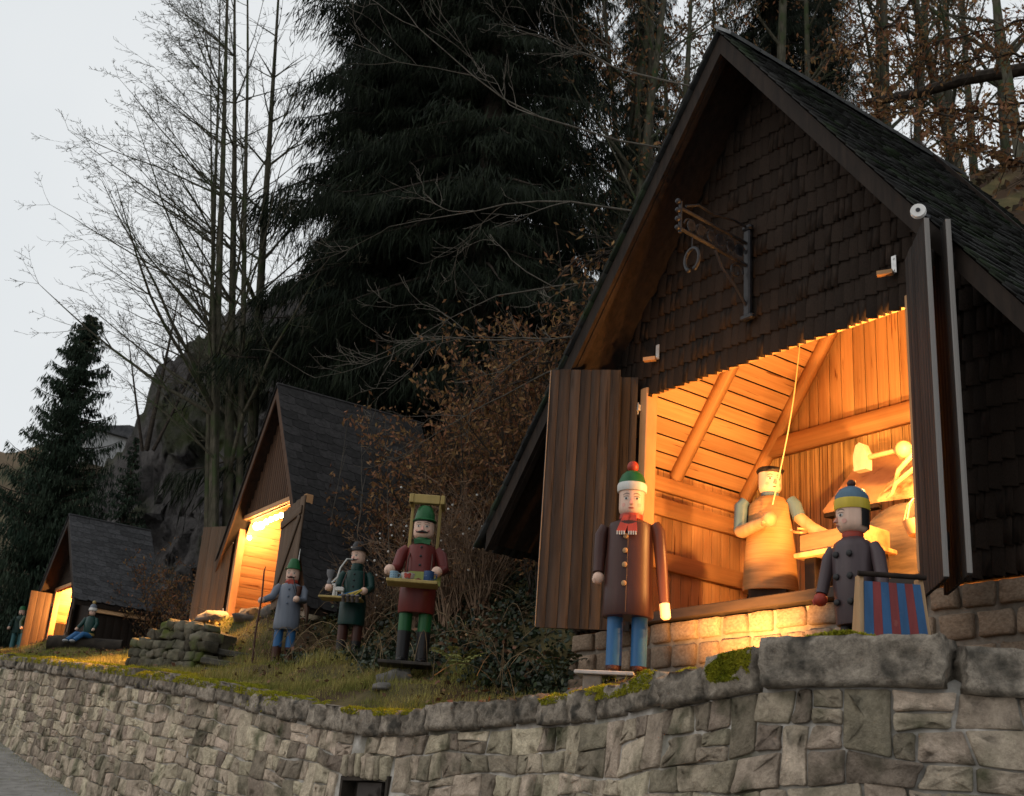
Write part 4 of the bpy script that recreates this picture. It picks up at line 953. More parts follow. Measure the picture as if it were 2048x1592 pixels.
GL = G.matrix_basis.copy() if False else Matrix.Translation(G.location)@Matrix.Rotation(G.rotation_euler.z, 4, 'Z')
def held(fig, name, label, cat):
    o = empty(name, fig.location, fig.rotation_euler.z); tag(o, label, cat); return o
s_ = held(G, 'walking_staff', 'thin crooked wooden staff in the hand of the grey-coated figure', 'staff')
mb = MB(); mb.tube([(-.36,-.205,-.01),(-.375,-.20,.4),(-.355,-.225,.9),(-.375,-.20,1.25),(-.365,-.20,1.32)], [.014,.013,.012,.011,.006], 8); mb.build('staff_shaft', bootb, s_, True)
p_ = held(G, 'smoking_pipe', 'brown pipe bowl held by the grey-coated figure', 'pipe')
mb = MB(); mb.lathe([(.02,.95),(.034,.98),(.04,1.05),(.043,1.08),(.03,1.08)], 14, (.135,-.215,0)); mb.build('pipe_bowl', bootb, p_, True)
mb = MB(); mb.tube([(.135,-.215,.95),(.10,-.24,1.02),(.03,-.15,1.21)], .007, 6); mb.build('pipe_stem', black, p_, True)
# --- dark green pedlar with a long white pipe
E_ = place('wooden_figure', 692, 1331, 15.5, -.20, 'dark green wooden pedlar in black bowler with a long white pipe')
mb = MB(); mb.bev((0,0,-.012),(.46,.36,.03),.006); mb.build('base_board', darkbase, E_)
legs(E_, .092, .0, .30, .52, .066, bootb, black)
ct = coat(E_, [(.165,.50),(.172,.53),(.170,.78),(.150,.86),(.150,1.12),(.13,1.19),(.075,1.215)], tealp, .85)
buttons(ct, [(0,-.131,.98),(0,-.129,1.06),(0,-.127,1.14)], .013, iron)
mb = MB(); mb.lathe([(.075,1.20),(.08,1.24),(.07,1.30)], 18); mb.build('neckcloth', tealp, E_, True)
head(E_, 1.285, .092, .175, must=True, turn=-.55)
mb = MB(); mb.lathe([(.122,1.455),(.124,1.463),(.094,1.472),(.092,1.53),(.075,1.575),(.04,1.595),(.01,1.597)], 24); mb.build('bowler_hat', black, E_, True)
limb(E_, 'left_sleeve', [(-.15,0,1.18),(-.19,0,1.12),(-.215,-.04,.98),(-.27,-.20,.93)], [.04,.056,.052,.042], tealp)
limb(E_, 'right_sleeve', [(.15,0,1.18),(.185,0,1.12),(.215,-.04,.98),(.18,-.20,.90)], [.04,.056,.052,.042], tealp)
hand(E_, (-.285,-.22,.935), .052); hand(E_, (.17,-.24,.905), .05)
mb = MB(); mb.bev((-.10,-.28,.785),(.54,.26,.028),.006); mb.build('tray', ochre, E_)
for s in (-1, 1): mb = MB(); mb.tube([(s*.13,-.16,.80),(s*.14,-.13,1.0),(s*.10,-.05,1.21)], .008, 5); mb.build('tray_strap', bootb, E_)
p_ = held(E_, 'smoking_pipe', 'long curved white pipe with grey bowl held by the green pedlar', 'pipe')
mb = MB(); mb.tube([(-.05,-.12,1.33),(-.11,-.17,1.32),(-.17,-.22,1.19),(-.19,-.25,1.06),(-.25,-.26,.985)], [.010,.010,.011,.012,.012], 8); mb.build('pipe_stem', white, p_, True)
mb = MB(); mb.lathe([(.03,.97),(.035,1.0),(.022,1.03),(.026,1.045),(.05,1.10),(.052,1.15),(.035,1.15)], 14, (-.285,-.235,0)); mb.build('pipe_bowl', paint('pipe_grey', (.16,.16,.17)), p_, True)
t_ = held(E_, 'toy_horse', 'small pale carved toy on the tray of the green pedlar', 'toy')
mb = MB(); mb.bev((-.155,-.30,.80),(.18,.07,.014),.003); mb.build('toy_base', limey, t_)
mb = MB(); mb.tube([(-.20,-.30,.81),(-.195,-.30,.90),(-.20,-.30,.96),(-.235,-.30,.955)], [.02,.018,.02,.012], 8); mb.bev((-.13,-.30,.90),(.11,.05,.06),.012); [mb.tube([(x,-.30,.81),(x,-.30,.88)], .011, 6) for x in (-.165,-.095)]; mb.build('toy_body', white, t_, True)
b_ = held(E_, 'bundle_of_sticks', 'bundle of coloured toy sticks in the right hand of the green pedlar', 'toys')
for k, (c, x) in enumerate(((bluep,-.13),(yellp,-.07),(ochre,-.02),(yellp,.05))):
    mb = MB(); mb.tube([(.17,-.27,.93),(x,-.36,.805)], [.006,.012], 6); mb.build('stick', c, b_, True)
for k in range(4):
    o_ = held(E_, 'wooden_bobbin', ('leftmost','second from left','third from left','rightmost')[k]+' of the four dark turned bobbins on the green pedlar tray', 'bobbin'); o_['group'] = 'bobbins on the green pedlar tray'
    mb = MB(); mb.lathe([(.012,-.05),(.026,-.045),(.024,0),(.03,.04),(.012,.05)], 10, (-.05+k*.058,-.40,.78), M=Matrix.Rotation(.5,3,'X')); mb.build('bobbin_body', paint('bobbin', (.10,.085,.08)), o_, True)
# --- red pedlar with a back frame and a tray of crockery
R_ = place('wooden_figure', 822, 1328, 13.0, -.06, 'tall red-brown wooden pedlar in green hat with back frame and tray')
mb = MB(); mb.bev((-.06,0,-.012),(.56,.40,.035),.006); mb.build('base_board', darkbase, R_)
legs(R_, .105, .0, .335, .565, .072, greenp, black)
ct = coat(R_, [(.19,.53),(.20,.545),(.198,.85),(.175,.95),(.158,1.20),(.145,1.27),(.08,1.30)], brickp, .8)
buttons(ct, [(0,-.138,1.04),(0,-.132,1.14),(0,-.126,1.24)], .014, iron)
mb = MB(); mb.lathe([(.078,1.275),(.085,1.30),(.08,1.36)], 18); mb.build('neckband', greenp, R_, True)
mb = MB(); [mb.hexa([(0,-.10,1.29),(s*.085,-.115,1.275),(s*.085,-.10,1.275),(0,-.085,1.29)],[(0,-.10,1.325),(s*.095,-.115,1.335),(s*.095,-.10,1.335),(0,-.085,1.325)]) for s in (-1, 1)]; mb.build('bow_tie', greenp, R_)
head(R_, 1.355, .112, .205, must=True, turn=-.10)
mb = MB(); mb.lathe([(.132,1.548),(.134,1.556),(.112,1.575),(.108,1.62),(.088,1.69),(.06,1.725),(.01,1.732)], 26); mb.build('hat', greenp, R_, True)
mb = MB(); mb.lathe([(.116,1.535),(.116,1.555)], 24); mb.build('hat_lining', black, R_, True)
limb(R_, 'left_sleeve', [(-.16,0,1.25),(-.21,0,1.19),(-.25,-.03,1.02),(-.30,-.20,.945)], [.045,.066,.062,.048], brickp)
limb(R_, 'right_sleeve', [(.16,0,1.25),(.21,0,1.19),(.255,-.03,1.02),(.20,-.20,.955)], [.045,.066,.062,.048], brickp)
hand(R_, (-.31,-.225,.945), .06); hand(R_, (.195,-.235,.955), .06)
mb = MB(); mb.bev((-.05,-.30,.80),(.54,.30,.035),.006); mb.build('tray', ochre, R_)
mb = MB(); mb.poly([(-.20,-.15,.82),(.24,-.15,.82),(.24,-.15,.93),(.17,-.15,.965),(-.10,-.15,.965),(-.20,-.15,.90)], (0,.016,0)); mb.build('tray_back', limey, R_)
for s in (-1, 1):
    mb = MB(); mb.tube([(s*.13,-.155,.90),(s*.13,-.13,1.1),(s*.10,.0,1.29)], .009, 5); mb.build('tray_strap', bootb, R_)
    mb = MB(); mb.bev((s*.155,.17,1.42),(.034,.034,.86),.004); mb.build('frame_post', ochre, R_)
mb = MB(); mb.bev((-.02,-.02,1.80),(.34,.08,.10),.006); mb.build('frame_front_rail', ochre, R_)
for s in (-1, 1): mb = MB(); mb.bev((.01+s*.172,.10,1.80),(.045,.34,.10),.006); mb.build('frame_side_rail', ochre, R_)
mb = MB(); mb.bev((0,.17,1.0),(.38,.04,.05),.006); mb.build('frame_cross_rail', ochre, R_)
def mug(label, x, y, r, h, mat, spots=None, handle=True, bowl=False):
    o = held(R_, 'enamel_mug' if not bowl else 'painted_bowl', label, 'mug' if not bowl else 'bowl'); z = .8185
    mb = MB(); prof = [(r*.95,z),(r,z+.005),(r,z+h),(r*.92,z+h),(r*.9,z+.01)] if not bowl else [(r*.6,z),(r*.9,z+h*.4),(r,z+h),(r*.95,z+h),(r*.5,z+.012)]
    mb.lathe(prof, 20, (x, y, 0)); body = mb.build('mug_body' if not bowl else 'bowl_body', mat, o, True)
    if handle: mb = MB(); mb.tube([(x+r,y,z+h*.8),(x+r*1.55,y,z+h*.75),(x+r*1.5,y,z+h*.35),(x+r,y,z+h*.22)], .006, 6); mb.build('handle', mat, o, True)
    if spots:
        mb = MB()
        for k in range(spots[1]):
            t, zz = spots[2][k]; ring = MB(); patch(ring, r, t, z+zz*h, spots[3], spots[3], 8, .0015); ring.v = [(a+x, b+y, c) for a, b, c in ring.v]; mb.add(ring.v, ring.f)
        mb.build('painted_dots', spots[0], body)
gr = [(t, z) for z in (.2,.5,.8) for t in (-1.0,-.5,0,.5,1.0)]
mug('pale blue dotted mug at the left end of the red pedlar tray', -.25,-.36,.045,.085, paint('mug_pale_blue', (.25,.38,.46)), (bluep, 15, gr, .010))
mug('white bowl painted with a red flower on the red pedlar tray', -.10,-.37,.075,.07, paint('bowl_white', (.55,.50,.46)), (redp, 5, [(0,.55),(-.3,.7),(.3,.7),(-.25,.35),(.25,.35)], .034), False, True)
mug('dark blue mug at the right end of the red pedlar tray', .12,-.36,.055,.11, paint('mug_dark_blue', (.03,.07,.17)), (paint('mug_star', (.3,.4,.55)), 4, gr[3:7], .008))
# --- far figures by the small hut
S_ = place('wooden_figure', 172, 1294, 26.0, -.5, 'small seated wooden figure in green jacket and blue trousers by the far hut')
S_.scale = (.82,)*3
coat(S_, [(.13,.30),(.145,.33),(.15,.55),(.12,.72),(.06,.76)], tealp, .85, 16)
mb = MB(); mb.lathe([(.147,.27),(.15,.33)], 16, sy=.85); mb.build('belt', ochre, S_)
for s in (-1, 1):
    limb(S_, 'trouser_leg', [(s*.07,0,.27),(s*.09-.12,-.22,.27),(s*.09-.22,-.40,.10)], [.075,.07,.055], bluep); mb = MB(); mb.ball((s*.09-.24,-.43,.07), .06, 8, 6, .7, 1.2, 1.6); mb.build('boot', paint('pale_shoe', (.35,.36,.38)), S_, True)
    limb(S_, 'sleeve', [(s*.14,0,.70),(s*.20,-.04,.55),(s*.22,-.18,.42)], [.05,.05,.04], tealp); hand(S_, (s*.22,-.21,.40), .04)
head(S_, .77, .075, .14)
mb = MB(); mb.lathe([(.10,.89),(.105,.93),(.09,.96)], 14); mb.build('hat_band', white, S_, True)
mb = MB(); mb.lathe([(.085,.955),(.075,1.02),(.04,1.06),(.01,1.07)], 14); mb.build('hat', greyp, S_, True); mb = MB(); mb.ball((0,0,1.10), .045, 10, 7); mb.build('bobble', ochre, S_, True)
lg = empty('log_seat', tuple(np.array(S_.location)+np.array([0,0,-.06])), S_.rotation_euler.z+.3); tag(lg, 'dark fallen log under the small seated figure', 'log')
mb = MB(); mb.tube([(-.75,-.02,.08),(-.3,0,.10),(.2,.02,.10),(.7,.0,.12)], [.15,.16,.155,.14], 12); mb.build('log_trunk', M('dark_bark', (.02,.016,.013), (.05,.04,.03), scale=7, rough=.95, bump=.6), lg, True)
for px, py, dd, yw, colr, lab in ((46,1306,30.5,.3,paint('dull_green_yellow', (.05,.065,.02)),'far wooden figure in yellow-green jacket and teal trousers left of the small hut'),(28,1304,31.8,-.2,tealp,'farthest wooden figure in dark green, half hidden by the spruce at left')):
    Q = place('wooden_figure', px, py, dd, yw, lab)
    legs(Q, .075, .0, .06, .46, .06, paint('trouser_teal', (.03,.12,.13)), black)
    coat(Q, [(.14,.44),(.15,.47),(.14,.75),(.11,.84),(.05,.88)], colr, .85, 16); head(Q, .88, .075, .14)
    mb = MB(); mb.lathe([(.10,1.01),(.08,1.03),(.06,1.10),(.01,1.12)], 14); mb.build('hat', greenp, Q, True)
    for s in (-1, 1): limb(Q, 'sleeve', [(s*.12,0,.82),(s*.19,-.03,.68),(s*.20,-.12,.56)], [.05,.048,.04], colr); hand(Q, (s*.20,-.15,.54), .04)
# --- the smith at work inside the large hut, and his mate behind the right jamb
sp = hw(HUT1, 1.72, .85, 3.46)
Sm = empty('wooden_figure', tuple(sp), HUT1['ang']+.55); tag(Sm, 'wooden smith in long leather-coloured apron and black cap inside the large hut', 'wooden figure')
mb = MB(); mb.bev((0,0,.17),(.34,.30,.34),.01); mb.build('pedestal', dark_beam, Sm)
apr = M('apron_wood', (.25,.13,.045), (.33,.185,.075), scale=5, stretch=(.6,.6,14), rough=.6, bump=.1)
bd = coat(Sm, [(.245,.33),(.25,.345),(.225,.70),(.205,.95),(.19,1.12),(.13,1.19),(.07,1.215)], apr, .8, 28, 'apron')
mb = MB(); mb.lathe([(.072,1.195),(.085,1.21),(.075,1.25)], 18); mb.build('collar', steel, Sm, True)
head(Sm, 1.235, .105, .20, hair=bootb, turn=.62)
mb = MB(); mb.lathe([(.112,1.425),(.125,1.445),(.11,1.472),(.02,1.476)], 22); cx, cy = math.sin(.62+.0)*.10, -math.cos(.62)*.10
mb.lathe([(.085,1.422),(.088,1.428),(.085,1.434)], 18, (cx, cy, 0)); mb.build('peaked_cap', black, Sm, True)
limb(Sm, 'left_sleeve', [(-.22,-.02,1.17),(-.255,-.03,1.12),(-.26,-.05,.88)], [.05,.065,.06], steel)
limb(Sm, 'left_forearm', [(-.26,-.05,.88),(-.23,-.14,.85),(.02,-.29,.91)], [.055,.058,.05], natural)
hand(Sm, (.05,-.31,.915), .07, natural, curl=(0,-1,0))
limb(Sm, 'right_sleeve', [(.19,-.02,1.17),(.23,-.03,1.11),(.27,-.06,.99)], [.05,.062,.058], steel)
limb(Sm, 'right_forearm', [(.27,-.06,.99),(.40,-.16,.86),(.60,-.24,.74)], [.054,.055,.045], natural)
hand(Sm, (.645,-.26,.72), .062, natural, curl=(1,0,-1))
mp = hw(HUT1, 3.72, .95, 3.46)
Mt = empty('wooden_figure', tuple(mp), HUT1['ang']-1.3); tag(Mt, 'second wooden smith mostly hidden behind the right jamb, fist raised', 'wooden figure')
mb = MB(); mb.bev((0,0,.15),(.30,.28,.30),.01); mb.build('pedestal', dark_beam, Mt)
coat(Mt, [(.22,.29),(.225,.30),(.20,.9),(.18,1.12),(.12,1.19),(.07,1.21)], apr, .8, 20, 'apron'); head(Mt, 1.23, .10, .19, hair=bootb)
mb = MB(); mb.lathe([(.105,1.41),(.118,1.43),(.10,1.46),(.02,1.464)], 18); mb.build('cap', black, Mt, True)
# raised arm with the hammer, world points turned into the mate's frame
MI = (Matrix.Translation(Mt.location)@Matrix.Rotation(Mt.rotation_euler.z, 4, 'Z')).inverted()
fist = MI@Vector(hw(HUT1, 3.10, .95, 4.855)); wr = MI@Vector(hw(HUT1, 3.24, .98, 4.84)); el = MI@Vector(hw(HUT1, 3.58, .95, 4.80)); sh_ = MI@Vector(hw(HUT1, 3.70, .78, 4.60))
limb(Mt, 'raised_forearm', [wr, el], [.055,.06], natural); limb(Mt, 'raised_sleeve', [el, sh_], [.062,.066], steel); hand(Mt, fist, .075, natural, curl=(0,0,-1))
sl2 = MI@Vector(hw(HUT1, 3.55, .55, 4.2)); limb(Mt, 'lowered_sleeve', [MI@Vector(hw(HUT1, 3.74, 1.13, 4.6)), MI@Vector(hw(HUT1, 3.60, 1.25, 4.3))], [.066,.055], steel); hand(Mt, MI@Vector(hw(HUT1, 3.58, 1.25, 4.24)), .06, natural)
Hm = empty('sledge_hammer', tuple(hw(HUT1, 2.68, .95, 4.70)), HUT1['ang']); tag(Hm, 'pale wooden hammer held out level inside the large hut', 'hammer')
mb = MB(); mb.tube([(-.02,0,.16),(.62,0,.16)], .022, 10); mb.build('handle', natural, Hm, True)
mb = MB(); mb.poly([(-.065,-.04,.05),(.065,-.04,.05),(.07,-.04,.20),(.035,-.04,.28),(.0,-.04,.30),(-.04,-.04,.28),(-.07,-.04,.19)], (0,.08,0)); mb.build('hammer_head', M('pale_wood_block', (.33,.26,.19), (.42,.34,.26), rough=.6, bump=.1), Hm)
# forge with hood, bellows, tongs, bench, cord
Fg = empty('forge', tuple(hw(HUT1, 3.0, 1.5, 3.46)), HUT1['ang']); tag(Fg, 'brick forge with a slanted wooden hood at the back of the large hut', 'forge')
mb = MB(); mb.bev((.10,.30,.40),(1.5,.95,.80),.02); mb.build('hearth', M('sooty_brick', (.05,.035,.025), (.14,.08,.05), scale=7, rough=.9, bump=.4), Fg)
def L3(s, w, z): return (s-3.0, w-1.5, z-3.46)
mb = MB(); P = [L3(2.03,1.22,4.54), L3(2.62,1.22,4.54), L3(2.47,2.0,5.26), L3(1.88,2.0,5.26)]; mb.hexa(P, [Vector(p)+Vector((0,-.015,.022)) for p in P]); mb.build('hood_front', pine, Fg)
mb = MB(); P = [L3(2.62,1.22,4.54), L3(3.5,1.4,4.54), L3(3.3,2.0,5.26), L3(2.47,2.0,5.26)]; mb.hexa(P, [Vector(p)+Vector((0,-.012,.02)) for p in P]); mb.build('hood_side', smoky, Fg)
mb = MB(); P = [L3(2.03,1.22,4.50), L3(2.62,1.22,4.50), L3(2.60,1.3,4.50), L3(2.05,1.3,4.50)]; mb.hexa(P, [Vector(p)+Vector((0,0,.035)) for p in P]); mb.build('hood_rim', dark_beam, Fg)
Bl = empty('bellows', tuple(hw(HUT1, 3.05, 1.0, 3.95)), HUT1['ang']); tag(Bl, 'large grey-brown rounded bellows board behind the schoolboy', 'bellows')
pts = [(.55,-.02,-.35),(-.33,-.02,-.30)]+[(.0+.44*math.cos(t)-.02, -.02, .10+.36*math.sin(t)) for t in np.linspace(math.pi*1.05, math.pi*.45, 10)]+[(.55,-.02,.36)]
mb = MB(); mb.poly(pts, (0,.05,0)); mb.build('bellows_board', M('grey_plank', (.075,.055,.035), (.15,.11,.065), scale=5, stretch=(.7,4,4), rough=.65, bump=.15), Bl)
mb = MB(); mb.poly([(p[0]*1.0, .04, p[2]) for p in pts[1:-1]]+[(.3,.04,.3),(.3,.04,-.3)], (0,.18,0)); mb.build('leather_bag', M('old_leather', (.06,.03,.018), (.11,.06,.035), rough=.6, bump=.3), Bl)
Tn = empty('blacksmith_tongs', tuple(hw(HUT1, 3.22, .62, 4.50)), HUT1['ang']); tag(Tn, 'pair of bent tongs hanging beside the right jamb of the large hut', 'tongs')
tongm = M('tong_wood', (.17,.11,.06), (.26,.18,.10), rough=.5, bump=.1)
mb = MB(); mb.tube([(.45,0,.24),(.20,0,.16),(.06,0,.06),(.02,0,-.04),(-.08,0,-.09)], [.020,.022,.022,.018,.012], 8); mb.build('jaw', tongm, Tn, True)
mb = MB(); mb.tube([(.45,-.03,.15),(.22,-.03,.03),(.05,-.03,-.05),(.01,-.03,-.13),(-.04,-.03,-.16)], [.018,.020,.020,.016,.012], 8); mb.build('jaw', tongm, Tn, True)
Wb = empty('work_bench', tuple(hw(HUT1, 2.75, .55, 3.46)), HUT1['ang']); tag(Wb, 'rough wooden bench in front of the forge behind the schoolboy', 'bench')
mb = MB(); mb.bev((-.05,.10,.60),(.66,.34,.16),.01); mb.build('bench_block', M('worn_bench_wood', (.16,.09,.04), (.27,.16,.075), scale=4, stretch=(.6,3,3), rough=.7, bump=.2), Wb)
mb = MB(); mb.bev((-.05,.10,.50),(.74,.40,.04),.006); mb.build('bench_board', smoky, Wb)
for x in (-.30,.22): mb = MB(); mb.bev((x,.10,.24),(.12,.28,.48),.01); mb.build('leg', dark_beam, Wb)
Hh = empty('horseshoe', tuple(hw(HUT1, 2.42, .42, 4.145)), HUT1['ang']); tag(Hh, 'small horseshoe lying on the bench under the hand of the smith', 'horseshoe')
mb = MB(); mb.tube([(math.cos(t)*.06, math.sin(t)*.07, .012) for t in np.linspace(-1.0, 4.1, 14)], .012, 7); mb.build('shoe_iron', M('rusty_iron', (.25,.13,.06), (.35,.2,.1), rough=.5, metal=.4), Hh, True)
Bk = empty('wire_basket', tuple(hw(HUT1, 3.48, .60, 4.05)), HUT1['ang']); tag(Bk, 'small wicker basket at the right jamb inside the large hut', 'basket')
mb = MB(); mb.lathe([(.10,-.06),(.13,.0),(.14,.05),(.125,.05),(.10,-.04)], 18); mb.build('rim', tongm, Bk, True)
for k in range(5): mb = MB(); a = k*math.pi/5; mb.tube([(math.cos(a)*.13*c, math.sin(a)*.13*c, .05+.20*math.sqrt(max(0, 1-c*c))) for c in np.linspace(-1, 1, 9)], .006, 5); mb.build('hoop', tongm, Bk, True)
Cd = empty('pull_cord', tuple(hw(HUT1, 2.02, .98, 6.12)), HUT1['ang']); tag(Cd, 'pale cord hanging from the ceiling to the chest of the smith', 'cord')
mb = MB(); c0, c1 = Vector((0,0,.35)), Vector(hw(HUT1, 1.92, .66, 4.52))-Vector(hw(HUT1, 2.02, .98, 6.12))
c1 = Matrix.Rotation(-HUT1['ang'], 3, 'Z')@c1
mb.tube([c0.lerp(c1, t)+Vector((.05*math.sin(math.pi*t),0,-.03*math.sin(math.pi*t))) for t in np.linspace(0, 1, 12)], .006, 6); mb.build('cord_line', M('hemp_cord', (.55,.42,.22), (.62,.5,.28), rough=.8), Cd, True)
# ------------------------------------------------------------------ vegetation helpers
def leaf_quads(P, D, N, Ls, Ws, tri=False):
    """P centres, D long directions, N approximate normals -> folded quads (two triangles each)"""
    D = D/np.linalg.norm(D, axis=1, keepdims=True); S = np.cross(D, N); S /= np.linalg.norm(S, axis=1, keepdims=True)+1e-9
    Ls = np.broadcast_to(Ls, len(P))[:, None]; Ws = np.broadcast_to(Ws, len(P))[:, None]
    V = np.stack([P-D*Ls/2, P+S*Ws/2-D*Ls*.05, P+D*Ls/2, P-S*Ws/2-D*Ls*.05], 1).reshape(-1, 3)
    F4 = np.arange(len(P)*4).reshape(-1, 4); return V, F4
def rdir(n, up=0.0):
    v = rng.normal(size=(n, 3)); v[:, 2] += up; return v/np.linalg.norm(v, axis=1, keepdims=True)
def tube_bulk(segs, n=3):
    """segs: (m,8) p0(3) p1(3) r0 r1 -> open tubes"""
    segs = np.asarray(segs, float); p0, p1 = segs[:, :3], segs[:, 3:6]; r0, r1 = segs[:, 6:7], segs[:, 7:8]
    t = p1-p0; t /= np.linalg.norm(t, axis=1, keepdims=True)+1e-9
    ref = np.where(np.abs(t[:, 2:3]) < .9, np.array([[0,0,1.]]), np.array([[1.,0,0]])); a = np.cross(t, ref); a /= np.linalg.norm(a, axis=1, keepdims=True)+1e-9; b = np.cross(t, a)
    V = []
    for (p, r) in ((p0, r0), (p1, r1)):
        for k in range(n):
            an = 2*math.pi*k/n; V.append(p+(a*math.cos(an)+b*math.sin(an))*r)
    V = np.stack(V, 1); m = len(segs); base = (np.arange(m)*2*n)[:, None]
    F4 = np.concatenate([base+np.array([[k, (k+1) % n, n+(k+1) % n, n+k]]) for k in range(n)], 0)
    return V.reshape(-1, 3), F4
def mesh_pair(a, b):
    return np.concatenate([a[0], b[0]]), np.concatenate([a[1], b[1]+len(a[0])])
bark = M('grey_green_bark', (.045,.042,.030), (.105,.095,.070), scale=9, stretch=(2,2,.4), rough=.95, bump=.6, coord='pos', spec=.1, c3=(.05,.065,.03), s3=2.5, t3=(.5,.65))
bark_d = M('dark_twig_bark', (.028,.023,.019), (.065,.052,.042), scale=9, rough=.95, bump=.4, coord='pos', spec=.1)
bark_p = M('pale_twig_bark', (.075,.066,.054), (.13,.115,.095), scale=9, rough=.9, bump=.3, coord='pos', spec=.1)
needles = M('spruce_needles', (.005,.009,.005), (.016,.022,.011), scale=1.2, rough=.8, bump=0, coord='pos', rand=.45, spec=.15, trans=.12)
needles_l = M('yew_needles', (.014,.028,.018), (.038,.055,.034), scale=1.2, rough=.8, bump=0, coord='pos', rand=.45, spec=.15, trans=.12)
dead_leaf = M('dead_beech_leaf', (.13,.062,.028), (.25,.135,.062), scale=1.5, rough=.8, bump=0, coord='pos', rand=.5, hue=.02, spec=.15, trans=.3)
ivy = M('ivy_leaf', (.008,.016,.007), (.032,.046,.018), scale=2, rough=.5, bump=0, coord='pos', rand=.6, hue=.02, spec=.35, trans=.1)
grass_m = M('winter_grass', (.14,.155,.032), (.36,.30,.10), scale=1.3, rough=.85, bump=0, coord='pos', rand=.4, hue=.015, spec=.15, trans=.2, lo=.4, hi=.6)
moss_m = M('bright_moss', (.17,.185,.014), (.38,.34,.032), scale=5, rough=.95, bump=0, coord='pos', rand=.35, spec=.1, trans=.15)
litter_m = M('fallen_leaf', (.075,.040,.022), (.19,.105,.058), scale=2, rough=.85, bump=0, coord='pos', rand=.5, hue=.02, spec=.15)

def spruce_mesh(h, r, nb, nper, seed, zlo=.04, droop=.5, hang=.45, taper=.9, mat=needles, wid=.045, fmax=1.0):
    """crown as hanging sprays along drooping boughs; returns (crown mesh, wood mesh)"""
    R = np.random.default_rng(seed); PP = []; DD = []; LL = []; segs = []
    segs += [(0,0,h*k/10,0,0,h*(k+1)/10,.02*h*(1-k/10.5)*.9+.02,.02*h*(1-(k+1)/10.5)*.9+.02) for k in range(10)]
    for i in range(nb):
        f = zlo+(fmax-zlo)*(i+R.random())/nb; z = h*f; L = r*((1-f)**taper*1.0+.05)*R.uniform(.32,1.3)
        if math.sin(i*2.399*2+z*.9+seed)+math.sin(z*2.3+seed*2+i*.13) > 1.05: continue
        if L < .12: L = .12
        az = i*2.399+R.uniform(-.5,.5); d = np.array([math.cos(az), math.sin(az), 0]); side = np.array([-d[1], d[0], 0])
        t = np.linspace(0, 1, 7); up0 = R.uniform(.0,.25)
        bz = z+L*(up0*t-droop*R.uniform(.7,1.2)*t**1.6+.18*t**4)
        sp = d[None]*L*t[:, None]; sp[:, 2] = bz
        rad = .010+.012*L
        for k in range(6): segs.append((*sp[k], *sp[k+1], rad*(1-t[k])+.004, rad*(1-t[k+1])+.004))
        m = int(nper*(.35+L/r)); q = R.random(m)**.75
        c = np.stack([np.interp(q, t, sp[:, j]) for j in range(3)], 1)
        off = R.normal(size=m)*.22*L*(.35+q*.4)
        c += side[None]*off[:, None]; c[:, 2] -= np.abs(off)*.35
        hl = hang*R.uniform(.35,1.2,m)*(.5+.5*L/r)
        dd = np.stack([d[0]*.25+R.normal(size=m)*.28, d[1]*.25+R.normal(size=m)*.28, -np.ones(m)*R.uniform(.5,1.3,m)], 1)
        dd /= np.linalg.norm(dd, axis=1, keepdims=True)
        PP.append(c+dd*hl[:, None]*.45); DD.append(dd); LL.append(hl)
    P = np.concatenate(PP); D = np.concatenate(DD); L_ = np.concatenate(LL)
    V, F4 = leaf_quads(P, D, R.normal(size=P.shape), L_, wid*R.uniform(.6,1.5,len(P)))
    return np_mesh('crown', V, F4, mat), np_mesh('trunk', *tube_bulk(segs, 5), bark_d)
def put_tree(name, meshes, loc, rz, scale, label, cat='tree', group=None, parts=('crown', 'trunk')):
    o = empty(name, tuple(loc), rz); o.scale = (scale,)*3 if not hasattr(scale, '__len__') else scale; tag(o, label, cat, group)
    for me, nm in zip(meshes, parts):
        if me is not None: link(nm, me, o)
    return o
def gp(px, d, dz=-.1):
    """ground point in the direction of picture column px at distance d"""
    p = at(px, 1200, d); return np.array([p[0], p[1], gz(p[0], p[1])+dz])

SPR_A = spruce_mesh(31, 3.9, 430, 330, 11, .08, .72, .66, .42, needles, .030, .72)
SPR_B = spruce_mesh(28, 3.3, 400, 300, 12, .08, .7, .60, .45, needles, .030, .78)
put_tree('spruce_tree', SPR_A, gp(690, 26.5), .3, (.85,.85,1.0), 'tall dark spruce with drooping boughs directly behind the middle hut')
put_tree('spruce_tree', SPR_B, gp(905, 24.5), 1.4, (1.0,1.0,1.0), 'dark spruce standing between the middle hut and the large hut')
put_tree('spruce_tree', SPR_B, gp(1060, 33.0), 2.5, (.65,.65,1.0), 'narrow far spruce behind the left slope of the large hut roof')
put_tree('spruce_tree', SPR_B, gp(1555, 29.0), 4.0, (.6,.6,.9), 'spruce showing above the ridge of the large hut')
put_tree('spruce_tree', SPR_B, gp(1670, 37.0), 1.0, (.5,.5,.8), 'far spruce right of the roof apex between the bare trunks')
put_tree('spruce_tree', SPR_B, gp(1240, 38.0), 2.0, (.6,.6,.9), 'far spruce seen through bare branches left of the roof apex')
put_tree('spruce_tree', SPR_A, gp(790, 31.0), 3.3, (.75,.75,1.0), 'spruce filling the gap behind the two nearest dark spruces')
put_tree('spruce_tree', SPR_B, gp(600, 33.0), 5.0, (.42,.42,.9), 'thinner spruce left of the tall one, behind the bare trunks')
YEW = spruce_mesh(9.2, 2.1, 560, 170, 21, .01, .10, .26, .62, needles_l, .032)
pL = at(45, 1300, 33.5); put_tree('spruce_tree', YEW, (pL[0], pL[1], pL[2]-.4), .5, (.85,.85,1.06), 'pointed dark conifer at the left edge behind the small far hut')
